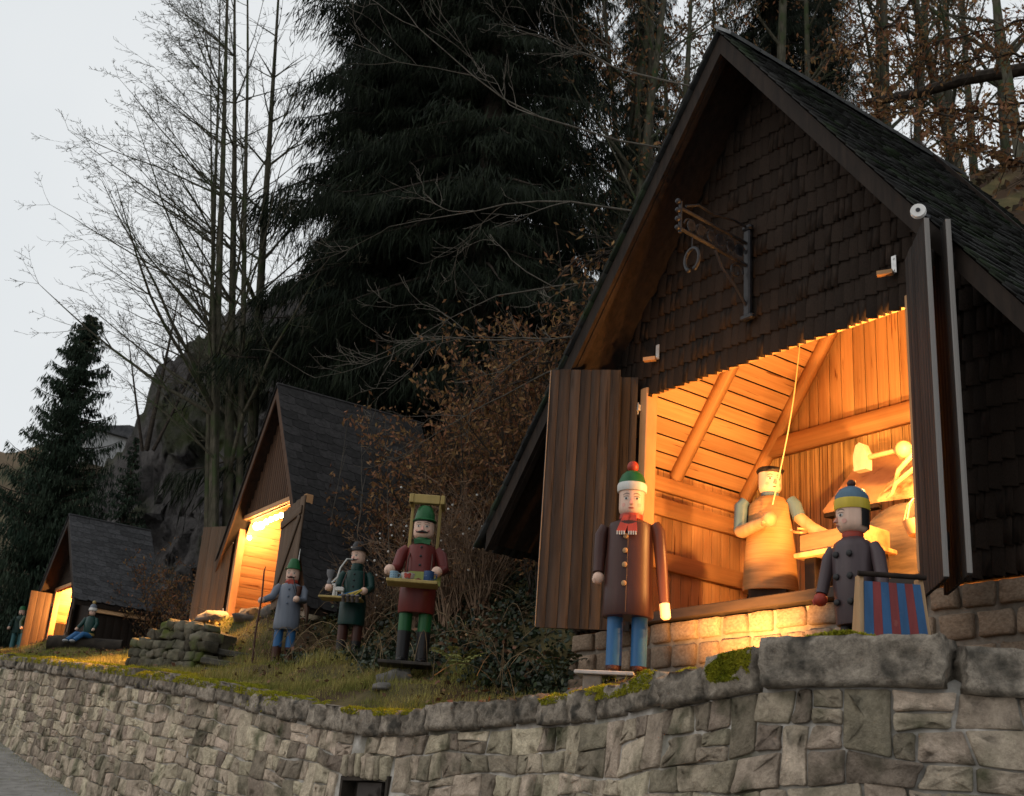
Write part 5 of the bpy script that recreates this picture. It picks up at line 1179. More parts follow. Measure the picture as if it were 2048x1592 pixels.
fs = spruce_mesh(4.5, 1.0, 120, 40, 33, .02, .1, .3, .8, needles_l, .05)
p_ = at(265, 930, 42); put_tree('young_spruce', fs, (p_[0], p_[1], p_[2]-2.6), 0, .8, 'small pointed spruce at the foot of the rock cliff')

def bare_tree(seed, stems, depth, spread, curl=.12, ratio=.6, minr=.005, maxseg=20000, bias=(0,0,0), nch=(9,6,4,3,2,2), zmin=.15, lift=.05):
    """stems: straight leaders with boughs all along them, each bough branching again to fine twigs"""
    R = random.Random(seed); segs = []; tips = []; st = []
    for (x, y, lx, ly, L, r) in stems: st.append((Vector((x, y, 0)), Vector((lx, ly, 1)).normalized(), L, r, 0))
    while st and len(segs) < maxseg:
        p, d, L, r, lv = st.pop(0); n = 14 if lv == 0 else 7 if lv == 1 else 5 if lv == 2 else 4; rr = r; kids = sorted(R.uniform(zmin if lv == 0 else .12, .98) for _ in range(nch[min(lv, 5)] if lv < depth else 0)); ki = 0
        for k in range(n):
            cu = curl*(.10 if lv == 0 else 1)
            d = (d+Vector((R.gauss(0, cu*.4), R.gauss(0, cu*.4), R.gauss(0, cu*.3)+(lift if lv else .01)))).normalized()
            q = p+d*L/n; r1 = max(minr*.6, r*(1-.88*(k+1)/n)); segs.append((*p, *q, rr, r1)); rr = r1
            while ki < len(kids) and kids[ki] <= (k+1)/n:
                o = d.orthogonal().normalized(); o.rotate(Matrix.Rotation(R.uniform(0, 6.283), 3, d)); o = (o+Vector(bias)*(1.0 if lv < 2 else .35)).normalized()
                f = 1-.72*kids[ki] if lv == 0 else 1-.5*kids[ki]
                st.append((q.copy(), (d*(1-spread*.45)+o*spread*R.uniform(.7,1.2)).normalized(), L*ratio*f*R.uniform(.6,1.1), max(minr, rr*R.uniform(.35,.55)), lv+1)); ki += 1
            p = q
        if lv >= depth-1: tips.append((tuple(p), tuple(d)))
    return segs, tips
# the big multi-stemmed bare tree at the left
stems = [(0,0,-.145,.0,18.5,.15),(.26,.05,-.135,.02,19,.15),(-.20,.2,-.152,.03,17.5,.10),(.46,.1,-.128,-.03,18.5,.11),(.1,-.2,-.160,-.03,15,.08)]
sg, tp = bare_tree(3, stems, 4, .80, .18, .35, .0052, 150000, (-.62,-.3,-.10), (30,11,6,4), .2, .012)
me = np_mesh('branches', *tube_bulk(sg, 3), bark); b_ = gp(446, 25.5, -.3)
tr = empty('bare_tree', tuple(b_)); tag(tr, 'tall bare tree of several straight stems with a fan of fine twigs', 'tree'); link('stems_and_branches', me, tr)
sg, tp = bare_tree(9, [(0,0,-.11,.0,18,.17)], 3, .75, .12, .16, .006, 9000, (-.2,-.1,-.1), (34,6,4), .2, .0)
p_ = gp(498, 26.5, -.3); tr = empty('bare_tree', tuple(p_)); tag(tr, 'single straight trunk with short twigs right of the many-stemmed tree', 'tree'); link('trunk', np_mesh('trunk', *tube_bulk(sg, 5), bark), tr)
sg, tp = bare_tree(14, [(0,0,.03,0,5.6,.10),(.2,0,.3,0,4.4,.07),(-.15,.1,-.3,0,4.2,.06)], 3, .7, .16, .45, .006, 9000, (-.1,0,.05), (10,7,5), .25, .05)
p_ = at(312, 800, 36); tr = empty('bare_tree', (p_[0], p_[1], p_[2]-1.6)); tag(tr, 'smaller bare tree growing out of the rock cliff at left', 'tree'); link('branches', np_mesh('branches', *tube_bulk(sg, 3), bark_d), tr)
# forest on the slope behind the large hut
TREES = []
for k in range(4):
    sg, tp = bare_tree(40+k, [(0,0,random.uniform(-.06,.06),0,14,.17)], 3, .75, .16, .34, .007, 7500, (0,0,0), (20,8,5), .15, .04)
    tp = np.array([t[0] for t in tp]); R = np.random.default_rng(k)
    low = tp[tp[:, 2] < np.quantile(tp[:, 2], .8)][::3] if len(tp) else tp
    c = np.repeat(low, 5 if k % 2 else 2, 0)+R.normal(size=(len(low)*(5 if k % 2 else 2), 3))*.16
    V, F4 = leaf_quads(c, R.normal(size=c.shape)+np.array([0,0,-.8]), R.normal(size=c.shape), .13, .06)
    TREES.append((np_mesh('dead_leaves', V, F4, dead_leaf), np_mesh('trunk_and_branches', *tube_bulk(sg, 4), bark)))
k = 0
spots = [(1555,24,1.0,0),(1640,26,.9,1),(1700,30,1.1,2),(1760,33,1.0,3),(1810,28,1.0,0),(1865,35,1.1,1),(1905,30,1.0,2),(1950,38,1.2,3),(1990,29,1.0,1),(2035,33,1.1,0),(2085,31,1.0,3),(1735,40,1.2,0),(1840,44,1.2,2),(1925,46,1.3,1),(2010,44,1.2,3),(1350,36,1.1,2),(1120,38,1.1,0),(1440,34,1.0,1),(1030,36,1.1,3),(2120,24,1.0,2),(1680,48,1.3,3),(1970,52,1.3,0),(1215,24,1.0,2),(1290,26,1.0,0),(1170,28,1.1,1),(1255,31,1.1,3),(1330,23,.9,2)]
spots = [q for i, q in enumerate(spots) if i not in (3,6,9,11,13,16)]+[(1775,37,1.0,1),(1960,33,.9,3)]; spots.sort(); _one = 'first second third fourth fifth sixth seventh eighth ninth tenth eleventh twelfth thirteenth fourteenth fifteenth sixteenth seventeenth eighteenth nineteenth twentieth'.split()
_one += ['twenty-'+q for q in _one[:9]]
for px, d, sc, v in spots:
    put_tree('forest_tree', TREES[v], gp(px, d, -.3), k*1.3, sc, ('bare','leaf-hung','bare slender','leaf-hung forked')[v]+' forest tree behind the large hut, '+_one[k]+' from the left', 'tree', 'forest trees behind the large hut', ('dead_leaves', 'trunk_and_branches')).rotation_euler = (random.uniform(-.13,.13), random.uniform(-.13,.13), k*1.3); k += 1
# leaning dead trunk across the forest edge
pa, pb = at(1735, 205, 27), at(2070, 135, 25.5)
tr = empty('fallen_trunk', tuple(pa)); tag(tr, 'dark dead trunk leaning across the forest at upper right', 'fallen trunk')
mb = MB(); v = Vector(pb-pa); mb.tube([(0,0,0), v*.3+Vector((0,0,-.05)), v*.6+Vector((0,0,.08)), v], [.10,.13,.15,.16], 9); mb.build('trunk', bark_d, tr, True)
# hazel boughs reaching left past the roof of the large hut
hz = hw(HUT1, 1.0, 3.6, 0); sg = []; tp = []
R = random.Random(5)
def bough(p, d, L, r, lv):
    n = 9; p = Vector(p); d = Vector(d).normalized()
    for k in range(n):
        d = (d+Vector((R.gauss(0,.12),R.gauss(0,.12),R.gauss(0,.11)-.015+.02*lv))).normalized(); q = p+d*L/n; r0_ = r*(1-.8*k/n)+.002; r1_ = r*(1-.8*(k+1)/n)+.002
        sg.append((*p, *q, r0_, r1_))
        if lv < 3 and k > 1 and R.random() < (.75 if lv < 2 else .45):
            o = d.orthogonal().normalized(); o.rotate(Matrix.Rotation(R.uniform(0, 6.28), 3, d)); bough(q, d*.8+o*.5+Vector((0,0,.06)), L*R.uniform(.3,.5), r0_*.5, lv+1)
        p = q
    tp.append(tuple(p))
for (px0, py0, d0, px1, py1, d1) in ((1400,330,14.5,720,90,15.5),(1340,440,14,760,330,15),(1330,560,13.5,800,575,14.5),(1290,620,13.2,830,760,14.2),(1420,180,15,900,30,16),(1250,660,13.6,880,900,14.0)):
    a, b = at(px0, py0, d0), at(px1, py1, d1); bough(a, b-a, np.linalg.norm(b-a)*.95, .016, 0)
a = hw(HUT1, .2, 3.7, 0); a[2] = gz(a[0], a[1])
hb = empty('hazel_bush', tuple(a)); tag(hb, 'bare pale hazel boughs arching left beside the roof of the large hut', 'bush')
sg = np.array(sg); sg[:, :3] -= a; sg[:, 3:6] -= a
link('boughs', np_mesh('boughs', *tube_bulk(sg, 4), bark_p), hb)
mb = MB()
for (px0, py0, d0) in ((1400,330,14.5),(1340,440,14),(1330,560,13.5),(1290,620,13.2),(1420,180,15),(1250,660,13.6)):
    b = Vector(at(px0, py0, d0)-a); mb.tube([(0,0,0), b*.35+Vector((.15,.1,.25)), b*.7+Vector((.1,.05,.15)), b], [.04,.03,.022,.016], 7)
mb.build('stems', bark_d, hb, True)
def beech_bough(name, label, pts, leafn, seed, lsz=.105, r=.03):
    R = random.Random(seed); Q = np.random.default_rng(seed); P = [np.array(at(*p)) for p in pts]; o = empty(name, tuple(P[0])); tag(o, label, 'bough'); sg = []; ends = []
    W = [Vector(p-P[0]) for p in P]; n = 26; T = np.linspace(0, len(W)-1.001, n); C = [W[int(t)].lerp(W[int(t)+1], t-int(t))+Vector((R.gauss(0,.03),R.gauss(0,.03),R.gauss(0,.03))) for t in T]
    for k in range(n-1):
        sg.append((*C[k], *C[k+1], r*(1-.8*k/n), r*(1-.8*(k+1)/n))); ax = (C[k+1]-C[k]).normalized()
        for _ in range(3):
            e = (ax*.7+Vector((R.gauss(0,.7), R.gauss(0,.7), R.gauss(-.05,.35)))).normalized(); L = R.uniform(.25,.8); a = C[k]; b = a+e*L*.5; c = b+(e+Vector((0,0,-.15))).normalized()*L*.5
            sg += [(*a, *b, .007, .005), (*b, *c, .005, .002)]; ends += [(np.array(a), np.array(b)), (np.array(b), np.array(c))]
    E0 = np.array([e[0] for e in ends]); E1 = np.array([e[1] for e in ends]); ii = Q.integers(0, len(ends), leafn); f = Q.random((leafn, 1)); c = E0[ii]*(1-f)+E1[ii]*f+Q.normal(size=(leafn, 3))*.03; c[:, 2] -= .03
    V, F4 = leaf_quads(c, Q.normal(size=c.shape)*.6+np.array([0,0,-.5]), Q.normal(size=c.shape), lsz*Q.uniform(.6,1.3,leafn), lsz*.4)
    link('leaves', np_mesh('leaves', V, F4, dead_leaf), o); link('branch', np_mesh('branch', *tube_bulk(sg, 4), bark_d), o)
for i, (pts, nl, lab) in enumerate((
    (((2230,240,14.6),(2110,200,14.5),(1950,212,14.5),(1820,222,14.4),(1715,200,14.4)),620,'brown-leaved beech bough crossing below the leaning dead trunk'),
    (((2230,302,14.6),(2120,262,13.8),(1980,242,13.8),(1860,222,13.8),(1745,226,13.8)),760,'beech bough thick with brown leaves just above the ridge'),
    (((2230,390,14.6),(2120,350,12.8),(2040,322,12.8),(1960,298,12.8),(1890,285,12.8)),520,'lowest brown-leaved beech bough at the right edge above the roof'),
    (((2230,70,14.6),(2120,30,15),(1980,60,15),(1850,88,15),(1750,112,15)),700,'high beech bough with brown leaves at the top right'),
    (((2230,152,14.6),(2120,112,15.5),(1990,105,15.5),(1880,130,15.5),(1780,142,15.5)),640,'beech bough with russet leaves behind the leaning dead trunk'),
    (((1850,-30,16),(1790,40,16),(1720,80,16),(1660,110,16)),380,'sparse beech bough of brown leaves near the roof apex'),
    (((1330,470,13.4),(1240,500,13.4),(1120,545,13.6)),150,'small beech bough with drooping leaves left of the roof verge'),
    (((1300,560,13.6),(1190,610,13.6),(1110,700,14),(1040,780,14.2)),420,'beech bough hanging over the left eave of the large hut'),
    (((1290,600,13.8),(1150,640,13.8),(1040,710,14.2),(960,830,14.6)),420,'beech bough with russet leaves left of the left shutter'))):
    beech_bough('beech_bough', lab, pts, nl, 200+i)
a = at(2215, 1000, 14.6); a[2] = gz(a[0], a[1])-.3; bt = empty('beech_tree', tuple(a)); tag(bt, 'beech trunk just outside the right edge that carries the brown-leaved boughs', 'tree')
b = at(2235, -100, 14.6); mb = MB(); v = Vector(b-a); mb.tube([(0,0,0), v*.3+Vector((.05,0,0)), v*.65, v*1.3], [.20,.17,.14,.06], 10); mb.build('trunk', bark, bt, True)
# brown-leaved shrubs between the huts and by the roof
def leafy_shrub(seed, n, h, w, leafn, lsz, mat=dead_leaf, droop=-.5, twig=bark_d):
    R = np.random.default_rng(seed); r = random.Random(seed); sg = []; ends = []
    for i in range(n):
        az = r.uniform(0, 6.28); d = Vector((math.cos(az)*r.uniform(.1,.9)*w/h, math.sin(az)*r.uniform(.1,.9)*w/h, 1)).normalized(); p = Vector((r.uniform(-.15,.15)*w, r.uniform(-.15,.15)*w, 0)); L = h*r.uniform(.55,1.1); m = 8
        for k in range(m):
            d = (d+Vector((r.gauss(0,.13), r.gauss(0,.13), r.gauss(0,.06)-.03*k/m))).normalized(); q = p+d*L/m; sg.append((*p, *q, .012*(1-k/m)+.003, .012*(1-(k+1)/m)+.003))
            for _ in range(2):
                if k > 1:
                    e = (d*.6+Vector((r.gauss(0,.6), r.gauss(0,.6), r.gauss(.05,.3)))).normalized(); t = q+e*L*.22*r.uniform(.4,1.2); sg.append((*q, *t, .005, .002)); ends.append((np.array(q), np.array(t)))
            p = q
    E0 = np.array([e[0] for e in ends]); E1 = np.array([e[1] for e in ends]); ii = R.integers(0, len(ends), leafn); f = R.random((leafn, 1))
    c = E0[ii]*(1-f)+E1[ii]*f+R.normal(size=(leafn, 3))*.03
    V, F4 = leaf_quads(c, R.normal(size=c.shape)*.6+np.array([0,0,droop]), R.normal(size=c.shape), lsz*R.uniform(.6,1.3,leafn), lsz*.42)
    return np_mesh('leaves', V, F4, mat), np_mesh('twigs', *tube_bulk(sg, 3), twig)
SHB = [leafy_shrub(60+k, 26, 2.4, 1.3, 1700, .085) for k in range(3)]
TWG = leafy_shrub(70, 60, 1.9, .9, 500, .06, dead_leaf, -.4, M('tan_twig', (.12,.075,.045), (.20,.13,.085), rough=.9, bump=0, coord='pos'))
for i, (px, d, sc, v, lab) in enumerate(((975,15.6,1.15,0,'brown-leaved beech shrub left of the large hut eave'),(1075,15.2,1.25,1,'beech shrub with hanging brown leaves behind the left shutter'),(880,17.5,1.1,2,'brown shrub between the middle hut and the red pedlar'),(1140,17.5,1.3,0,'tall brown-leaved shrub against the left roof slope'),(1010,19.5,1.3,1,'dark brown shrub under the spruce boughs'),(790,19.0,.8,2,'russet shrub before the slates of the middle hut'),(330,27.5,.95,0,'russet bramble bush right of the small far hut'),(255,29.0,.8,1,'thin brown bush covering the end of the small slate roof'),(395,25.5,.9,2,'brown bush behind the open door of the middle hut'),(925,16.2,1.0,1,'tangled brown shrub right behind the snowberry bush'),(1035,16.6,1.2,2,'tangled brown shrub between snowberry bush and left eave'),(860,20.5,1.2,0,'dark russet shrub beside the right end of the middle hut roof'),(950,18.2,1.3,2,'tall tangled shrub under the nearest spruce'),(1090,14.2,.8,0,'brown shrub hugging the left eave'),(815,17.6,1.15,1,'russet shrub growing over the right end of the middle slate roof'),(770,18.3,.95,0,'thin brown shrub in front of the middle slate roof'),(850,16.6,1.0,2,'brown shrub left of the back frame of the red pedlar'))):
    put_tree('brown_shrub', SHB[v], gp(px, d, -.1), i*1.1, sc, lab, 'shrub', None, ('leaves', 'twigs'))
for i, (px, d, sc, lab) in enumerate(((905,14.9,.95,'dense twiggy snowberry bush behind the red pedlar'),(965,14.6,.8,'twiggy bush beside the snowberry bush'),(840,15.6,.85,'twiggy bush between the two pedlars'),(745,16.8,.6,'low twiggy bush behind the green pedlar'))):
    t_ = put_tree('snowberry_bush', TWG, gp(px, d, -.05), i*1.7, sc, lab, 'bush', None, ('leaves', 'twigs'))
    mb = MB(); R = random.Random(i)
    for k in range(26 if i != 1 else 10): mb.ball((R.gauss(0,.45), R.gauss(0,.3)-.2, R.uniform(.7,1.75)), .016, 6, 4)
    tag(mb.build('white_berries', white, t_, True), kind='stuff')
mb = MB(); R = random.Random(2)
# upright bare shoots before the slates of the middle hut
for i, (px, d, lab) in enumerate(((655,18.2,'thin bare sapling before the left part of the slate roof'),(708,17.6,'forked bare sapling before the middle of the slate roof'),(775,17.0,'pale bare sapling by the right end of the slate roof'))):
    a = gp(px, d, -.05); s_ = empty('bare_sapling', tuple(a)); tag(s_, lab, 'sapling'); sg = []
    R = random.Random(i+30)
    p = Vector((0,0,0)); dd = Vector((R.uniform(-.1,.1),0,1)).normalized()
    for k in range(10):
        dd = (dd+Vector((R.gauss(0,.06),R.gauss(0,.06),.03))).normalized(); q = p+dd*.28; sg.append((*p, *q, .012-.0009*k, .0111-.0009*k))
        if k > 2:
            e = (dd+Vector((R.gauss(0,.5),R.gauss(0,.5),.2))).normalized(); sg.append((*q, *(q+e*R.uniform(.2,.5)), .005, .002))
        p = q
    link('stem', np_mesh('stem', *tube_bulk(sg, 5), bark_p), s_)
# ------------------------------------------------------------------ rock cliff, far hill, far house
m_rock = M('cliff_rock', (.042,.040,.040), (.15,.138,.134), scale=1.1, nr=.8, stretch=(1,1,.8), coord='pos', rough=.95, bump=1.0, bdist=.5, spec=.1, c3=(.045,.055,.020), s3=.35, t3=(.52,.66), det=9, grit=3)
top = [(150,985),(200,945),(262,872),(290,812),(305,745),(380,690),(455,628),(560,580),(700,545),(860,500),(1040,440)]
px = np.linspace(150, 1040, 190); py = np.interp(px, *zip(*top)); py += 7*np.sin(px*.11)+5*np.sin(px*.31+1); V = []; nlev = 56
for i, x in enumerate(px):
    d = np.interp(x, [150,300,560,1040], [45,41,38,34]); tpn = at(x, py[i], d+4.5); foot = at(x, 1230, d-3.5)
    for k in range(nlev):
        f = k/(nlev-1); p = foot*(1-f)+tpn*f
        nv = mnoise.noise_vector(Vector(p)*.22)*.9+mnoise.noise_vector(Vector(p)*.7)*.3+mnoise.noise_vector(Vector(p)*2.6)*.25
        blk = mnoise.cell_vector(Vector((p[0]*.55+p[2]*.2, p[1]*.5, p[2]*.45)))*.9+mnoise.cell_vector(Vector((p[0]*1.5-p[2]*.5, p[1]*1.2, p[2]*1.2+p[0]*.4)))*.45
        e = min(1, 3*(1-f))
        V.append(p+np.array([nv.x*.5+blk[0]*.4, nv.y*1.0+blk[1], nv.z*.6])*e)
    V.append(tpn+np.array([.5, 7, -1.0])); V.append(tpn+np.array([1.0, 12, -9.0]))
V = np.array(V); nl = nlev+2; idx = np.arange(len(V)).reshape(len(px), nl)
Fq = np.stack([idx[:-1,:-1], idx[1:,:-1], idx[1:,1:], idx[:-1,1:]], -1).reshape(-1, 4)
c_ = link('rock_cliff', np_mesh('rock_cliff', V, Fq, m_rock, False)); tag(c_, 'dark rock cliff rising behind the middle hut', 'cliff', kind='structure')
m_hill = M('far_hillside', (.085,.062,.040), (.15,.11,.072), scale=.15, coord='pos', rough=.95, bump=.5, bdist=1.0, spec=.05, c3=(.05,.055,.03), s3=.08, t3=(.45,.6))
V = []; xs = np.linspace(-900, 900, 90)
for x in xs:
    ty = np.interp(x, [-900,-300,0,60,140,230,300,420,900], [700,820,905,893,890,905,925,980,1100])+6*math.sin(x*.045)
    for f in np.linspace(0, 1, 14):
        d = 55+65*f; p = at(x, 1290*(1-f)+ty*f, d); V.append(p+np.array([0,0,mnoise.noise(Vector(p)*.08)*1.2*(1-f)]))
    p = at(x, ty, 135); p[2] = V[-1][2]-1.5; V.append(p); p = at(x, ty, 190); p[2] = 0; V.append(p)
V = np.array(V); idx = np.arange(len(V)).reshape(len(xs), 16); Fq = np.stack([idx[:-1,:-1], idx[1:,:-1], idx[1:,1:], idx[:-1,1:]], -1).reshape(-1, 4)
tag(link('hill', np_mesh('hill', V, Fq, m_hill, True)), 'brown far hillside at the left', 'hill', kind='structure')
# far house on the hill
pl, pr_ = at(146, 905, 84), at(224, 915, 78); hc = (pl+pr_)/2; ang = math.atan2(pr_[1]-pl[1], pr_[0]-pl[0]); Lh = np.linalg.norm((pr_-pl)[:2])
fh = empty('far_house', tuple(hc), ang); tag(fh, 'pale grey house with low roof on the far hill between spruce and cliff', 'house')
pale = M('pale_render', (.30,.30,.30), (.36,.36,.36), rough=.9, bump=.1)
mb = MB(); mb.bbox(-Lh/2, Lh/2, -1.8, 3.2, -1.5, .75); mb.build('wall', pale, fh)
mb = MB(); mb.hexa([(-Lh/2-.3,-2.2,.70),(Lh/2+.3,-2.2,.70),(Lh/2+.3,3.6,.70),(-Lh/2-.3,3.6,.70)], [(-Lh/2-.3,.6,1.55),(Lh/2+.3,.6,1.55),(Lh/2+.3,.9,1.55),(-Lh/2-.3,.9,1.55)]); mb.build('roof', slate, fh)
for x in (-.8,.3): mb = MB(); mb.bbox(x, x+.5, -1.86, -1.79, -.4, .3); mb.build('window', M('dark_pane', (.03,.03,.035), rough=.2, bump=0), fh)

# ------------------------------------------------------------------ dry-stone mound front, steps, loose rocks
mA = at(266, 1322, 19.2); mB_ = at(412, 1334, 17.6)
ds = empty('dry_stone_wall', tuple(mA)); tag(ds, 'low mossy dry-stone front of the grass mound left of the steps', 'stone wall')
d = mB_-mA; L = np.hypot(d[0], d[1]); t2 = np.array([d[0], d[1], 0])/L; n2 = np.array([t2[1], -t2[0], 0])
if n2@(-mA) < 0: n2 = -n2
dry = M('dry_stone', (.060,.056,.040), (.15,.132,.098), scale=6, rough=.95, bump=.8, bdist=.02, rand=.35, hue=.015, coord='posobj', spec=.1, c3=(.055,.068,.018), s3=3, t3=(.5,.68), grit=40)
DSM = [np_mesh('dry_stone', *stone_variant(80+k, rough=.16, rnd=.17), dry, True) for k in range(6)]
for rw in range(6):
    s = random.uniform(-.1, 0); hh = .145
    while s < L:
        wv = random.uniform(.13,.28); f = (s+wv/2)/L; htop = np.interp(f, [0,.12,.45,.8,1], [.34,.45,.72,.72,.55]); z = d[2]*f-.10+rw*hh+hh/2
        if rw*hh < htop and f < 1.02:
            o = link('dry_stone', random.choice(DSM), ds); c = t2*(s+wv/2)+n2*(random.uniform(-.02,.03)-rw*.03); g = random.uniform(-.35,.35); c_, s__ = math.cos(g), math.sin(g)
            wv_ = wv; wv *= 1.12; o.matrix_local = Matrix(((t2[0]*wv*c_,-n2[0]*.2,-t2[0]*s__*hh,c[0]),(t2[1]*wv*c_,-n2[1]*.2,-t2[1]*s__*hh,c[1]),(s__*wv,0,hh*random.uniform(1.1,1.5)*c_,z),(0,0,0,1))); wv = wv_
        s += wv
mb = MB(); V0 = [Vector(t2*q*L-n2*.20+np.array([0,0,d[2]*q])) for q in (0,.45,1)]
for a, b, ha, hb_ in ((0,1,.26,.66),(1,2,.66,.48)):
    P = [V0[a], V0[b], V0[b]-Vector(n2*.25), V0[a]-Vector(n2*.25)]; mb.hexa([p+Vector((0,0,-.3)) for p in P], [P[0]+Vector((0,0,ha)), P[1]+Vector((0,0,hb_)), P[2]+Vector((0,0,hb_)), P[3]+Vector((0,0,ha))])
mb.build('earth_core', M('dry_wall_earth', (.035,.030,.018), (.07,.06,.035), scale=9, rough=.95, bump=.6, coord='pos'), ds)
stp = at(470, 1338, 17.3); stt = empty('garden_steps', tuple(stp)); tag(stt, 'three mossy slate steps beside the grey-coated figure', 'steps')
for k, (xa, ya, xb, yb, dd) in enumerate(((410,1334,512,1348,17.1),(405,1313,530,1334,17.5),(405,1290,525,1312,17.9))):
    a, b = at(xa, ya, dd), at(xb, yb, dd-.5); v = Vector(b-a); c = Vector((a+b)/2)-stt.location
    mb = MB(); xx = v.normalized(); yy = Vector((-xx.y, xx.x, 0)).normalized(); zz = xx.cross(yy); FR = Matrix((xx, yy, zz)).transposed()
    mb.bev(c+yy*.2+Vector((0,0,-.05)), (v.length,.5,.09), .015, FR); mb.build('step_slab', M('step_slate', (.030,.027,.022), (.075,.068,.052), scale=6, rough=.9, bump=.7, coord='pos', c3=(.05,.06,.015), s3=3), stt)
rk = M('loose_rock', (.07,.065,.058), (.16,.145,.13), scale=6, rough=.95, bump=.7, coord='posobj', rand=.25, grit=30)
RKM = []
for k in range(4):
    mb = MB(); mb.ball((0,0,0), 1, 12, 8); mb.v = [tuple(Vector(v)*(1+.45*mnoise.noise(Vector(v)*1.5+Vector((k*7,0,0)))+.22*mnoise.cell(Vector(v)*2.1+Vector((k*3,0,0))))) for v in mb.v]; RKM.append(np_mesh('rock', np.array(mb.v), np.array([f for f in mb.f if len(f) == 4]), rk, True))
for i, (px_, py_, dd, w_, h_, lab) in enumerate(((800,1345,12.9,.20,.14,'rough boulder under the base board of the red pedlar'),(768,1352,12.6,.15,.05,'flat stone in front of the red pedlar boulder'),(615,1392,12.95,.16,.05,'pale flat stone lying on the grass by the cap stones'),(1085,1362,10.6,.13,.10,'dark round stone left of the plinth corner'),(1155,1360,10.4,.14,.10,'pale stone block at the foot of the plinth corner'),(430,1240,20.0,.3,.12,'flat stone under the left door of the middle hut'),(500,1238,19.2,.35,.16,'lamplit stone before the sill of the middle hut'),(545,1225,18.7,.22,.12,'smaller lamplit stone right before the sill of the middle hut'))):
    p = at(px_, py_, dd); o = link('rock', RKM[i % 4].copy() if False else RKM[i % 4]); o.location = (p[0], p[1], min(p[2], gz(p[0], p[1])+h_*.4) if i > 1 else p[2]-.12); o.scale = (w_, w_*.8, h_); o.rotation_euler = (0, 0, i*1.3); tag(o, lab, 'rock')

# ------------------------------------------------------------------ grass, moss, ivy, leaf litter
def scatter(n, a0, a1, t0, t1, dens=None):
    a = rng.uniform(a0, a1, n); t = rng.uniform(t0, t1, n); b = bwall(a)+t; x = a*UL[0]+b*WD[0]; y = a*UL[1]+b*WD[1]
    if dens is not None: k = rng.random(n) < dens(a, t, x, y); x, y, a, t = x[k], y[k], a[k], t[k]
    return x, y, ground_z(x, y), a, t
def blades(x, y, z, hgt, wid, lean=.5):
    n = len(x); h = hgt*rng.uniform(.4,1.3,n); az = rng.uniform(0, 6.28, n); l = rng.uniform(0, lean, n)*h
    p = np.stack([x, y, z-.01], 1); q = p+np.stack([np.cos(az)*l, np.sin(az)*l, h], 1); s = np.stack([-np.sin(az), np.cos(az), 0*az], 1)*wid*.5
    V = np.stack([p-s, p+s, q], 1).reshape(-1, 3); return V, np.arange(n*3).reshape(-1, 3)
def not_in_hut(x, y):
    k = np.ones(len(x), bool)
    for h, s0, s1, w0, w1 in ((HUT1,-.05,4.9,-.02,3.1),(HUT2,-.42,3.6,-.0,2.8),(HUT3,.0,3.4,-.0,1.8)):
        dx = x-h['P'][0]; dy = y-h['P'][1]; s = dx*h['u'][0]+dy*h['u'][1]; w = dx*h['w'][0]+dy*h['w'][1]; k &= ~((s > s0) & (s < s1) & (w > w0) & (w < w1))
    return k
x, y, z, a, t = scatter(330000, 3.0, 31, .22, 3.2, lambda a, t, x, y: np.where(a < 9.5, .35, 1.0)*np.where(t > 1.4, np.where((a > 14.6) & (a < 21), 1.0, .12), 1.0)*np.clip(.55+.5*fbm(x, y, 1.1, 3, 2.0), .08, 1)*np.clip(1.25-a/45, .4, 1)*not_in_hut(x, y))
V, F3 = blades(x, y, z, np.where((a > 15) & (a < 21) & (t > 1.1), .085, .07), .007, .9); tag(link('grass', np_mesh('grass', V, F3, grass_m)), 'short yellow-green winter grass behind the wall cap', 'grass', kind='stuff')
x, y, z, a, t = scatter(9000, 10.3, 15.8, .25, 1.4, lambda a, t, x, y: (fbm(x, y, 1.9, 2, 5) > .25)*1.0)
V, F3 = blades(x, y, z, .20, .007, 1.1); tag(link('grass_tufts', np_mesh('grass_tufts', V, F3, grass_m)), 'longer grass tufts below the two pedlars', 'grass', kind='stuff')
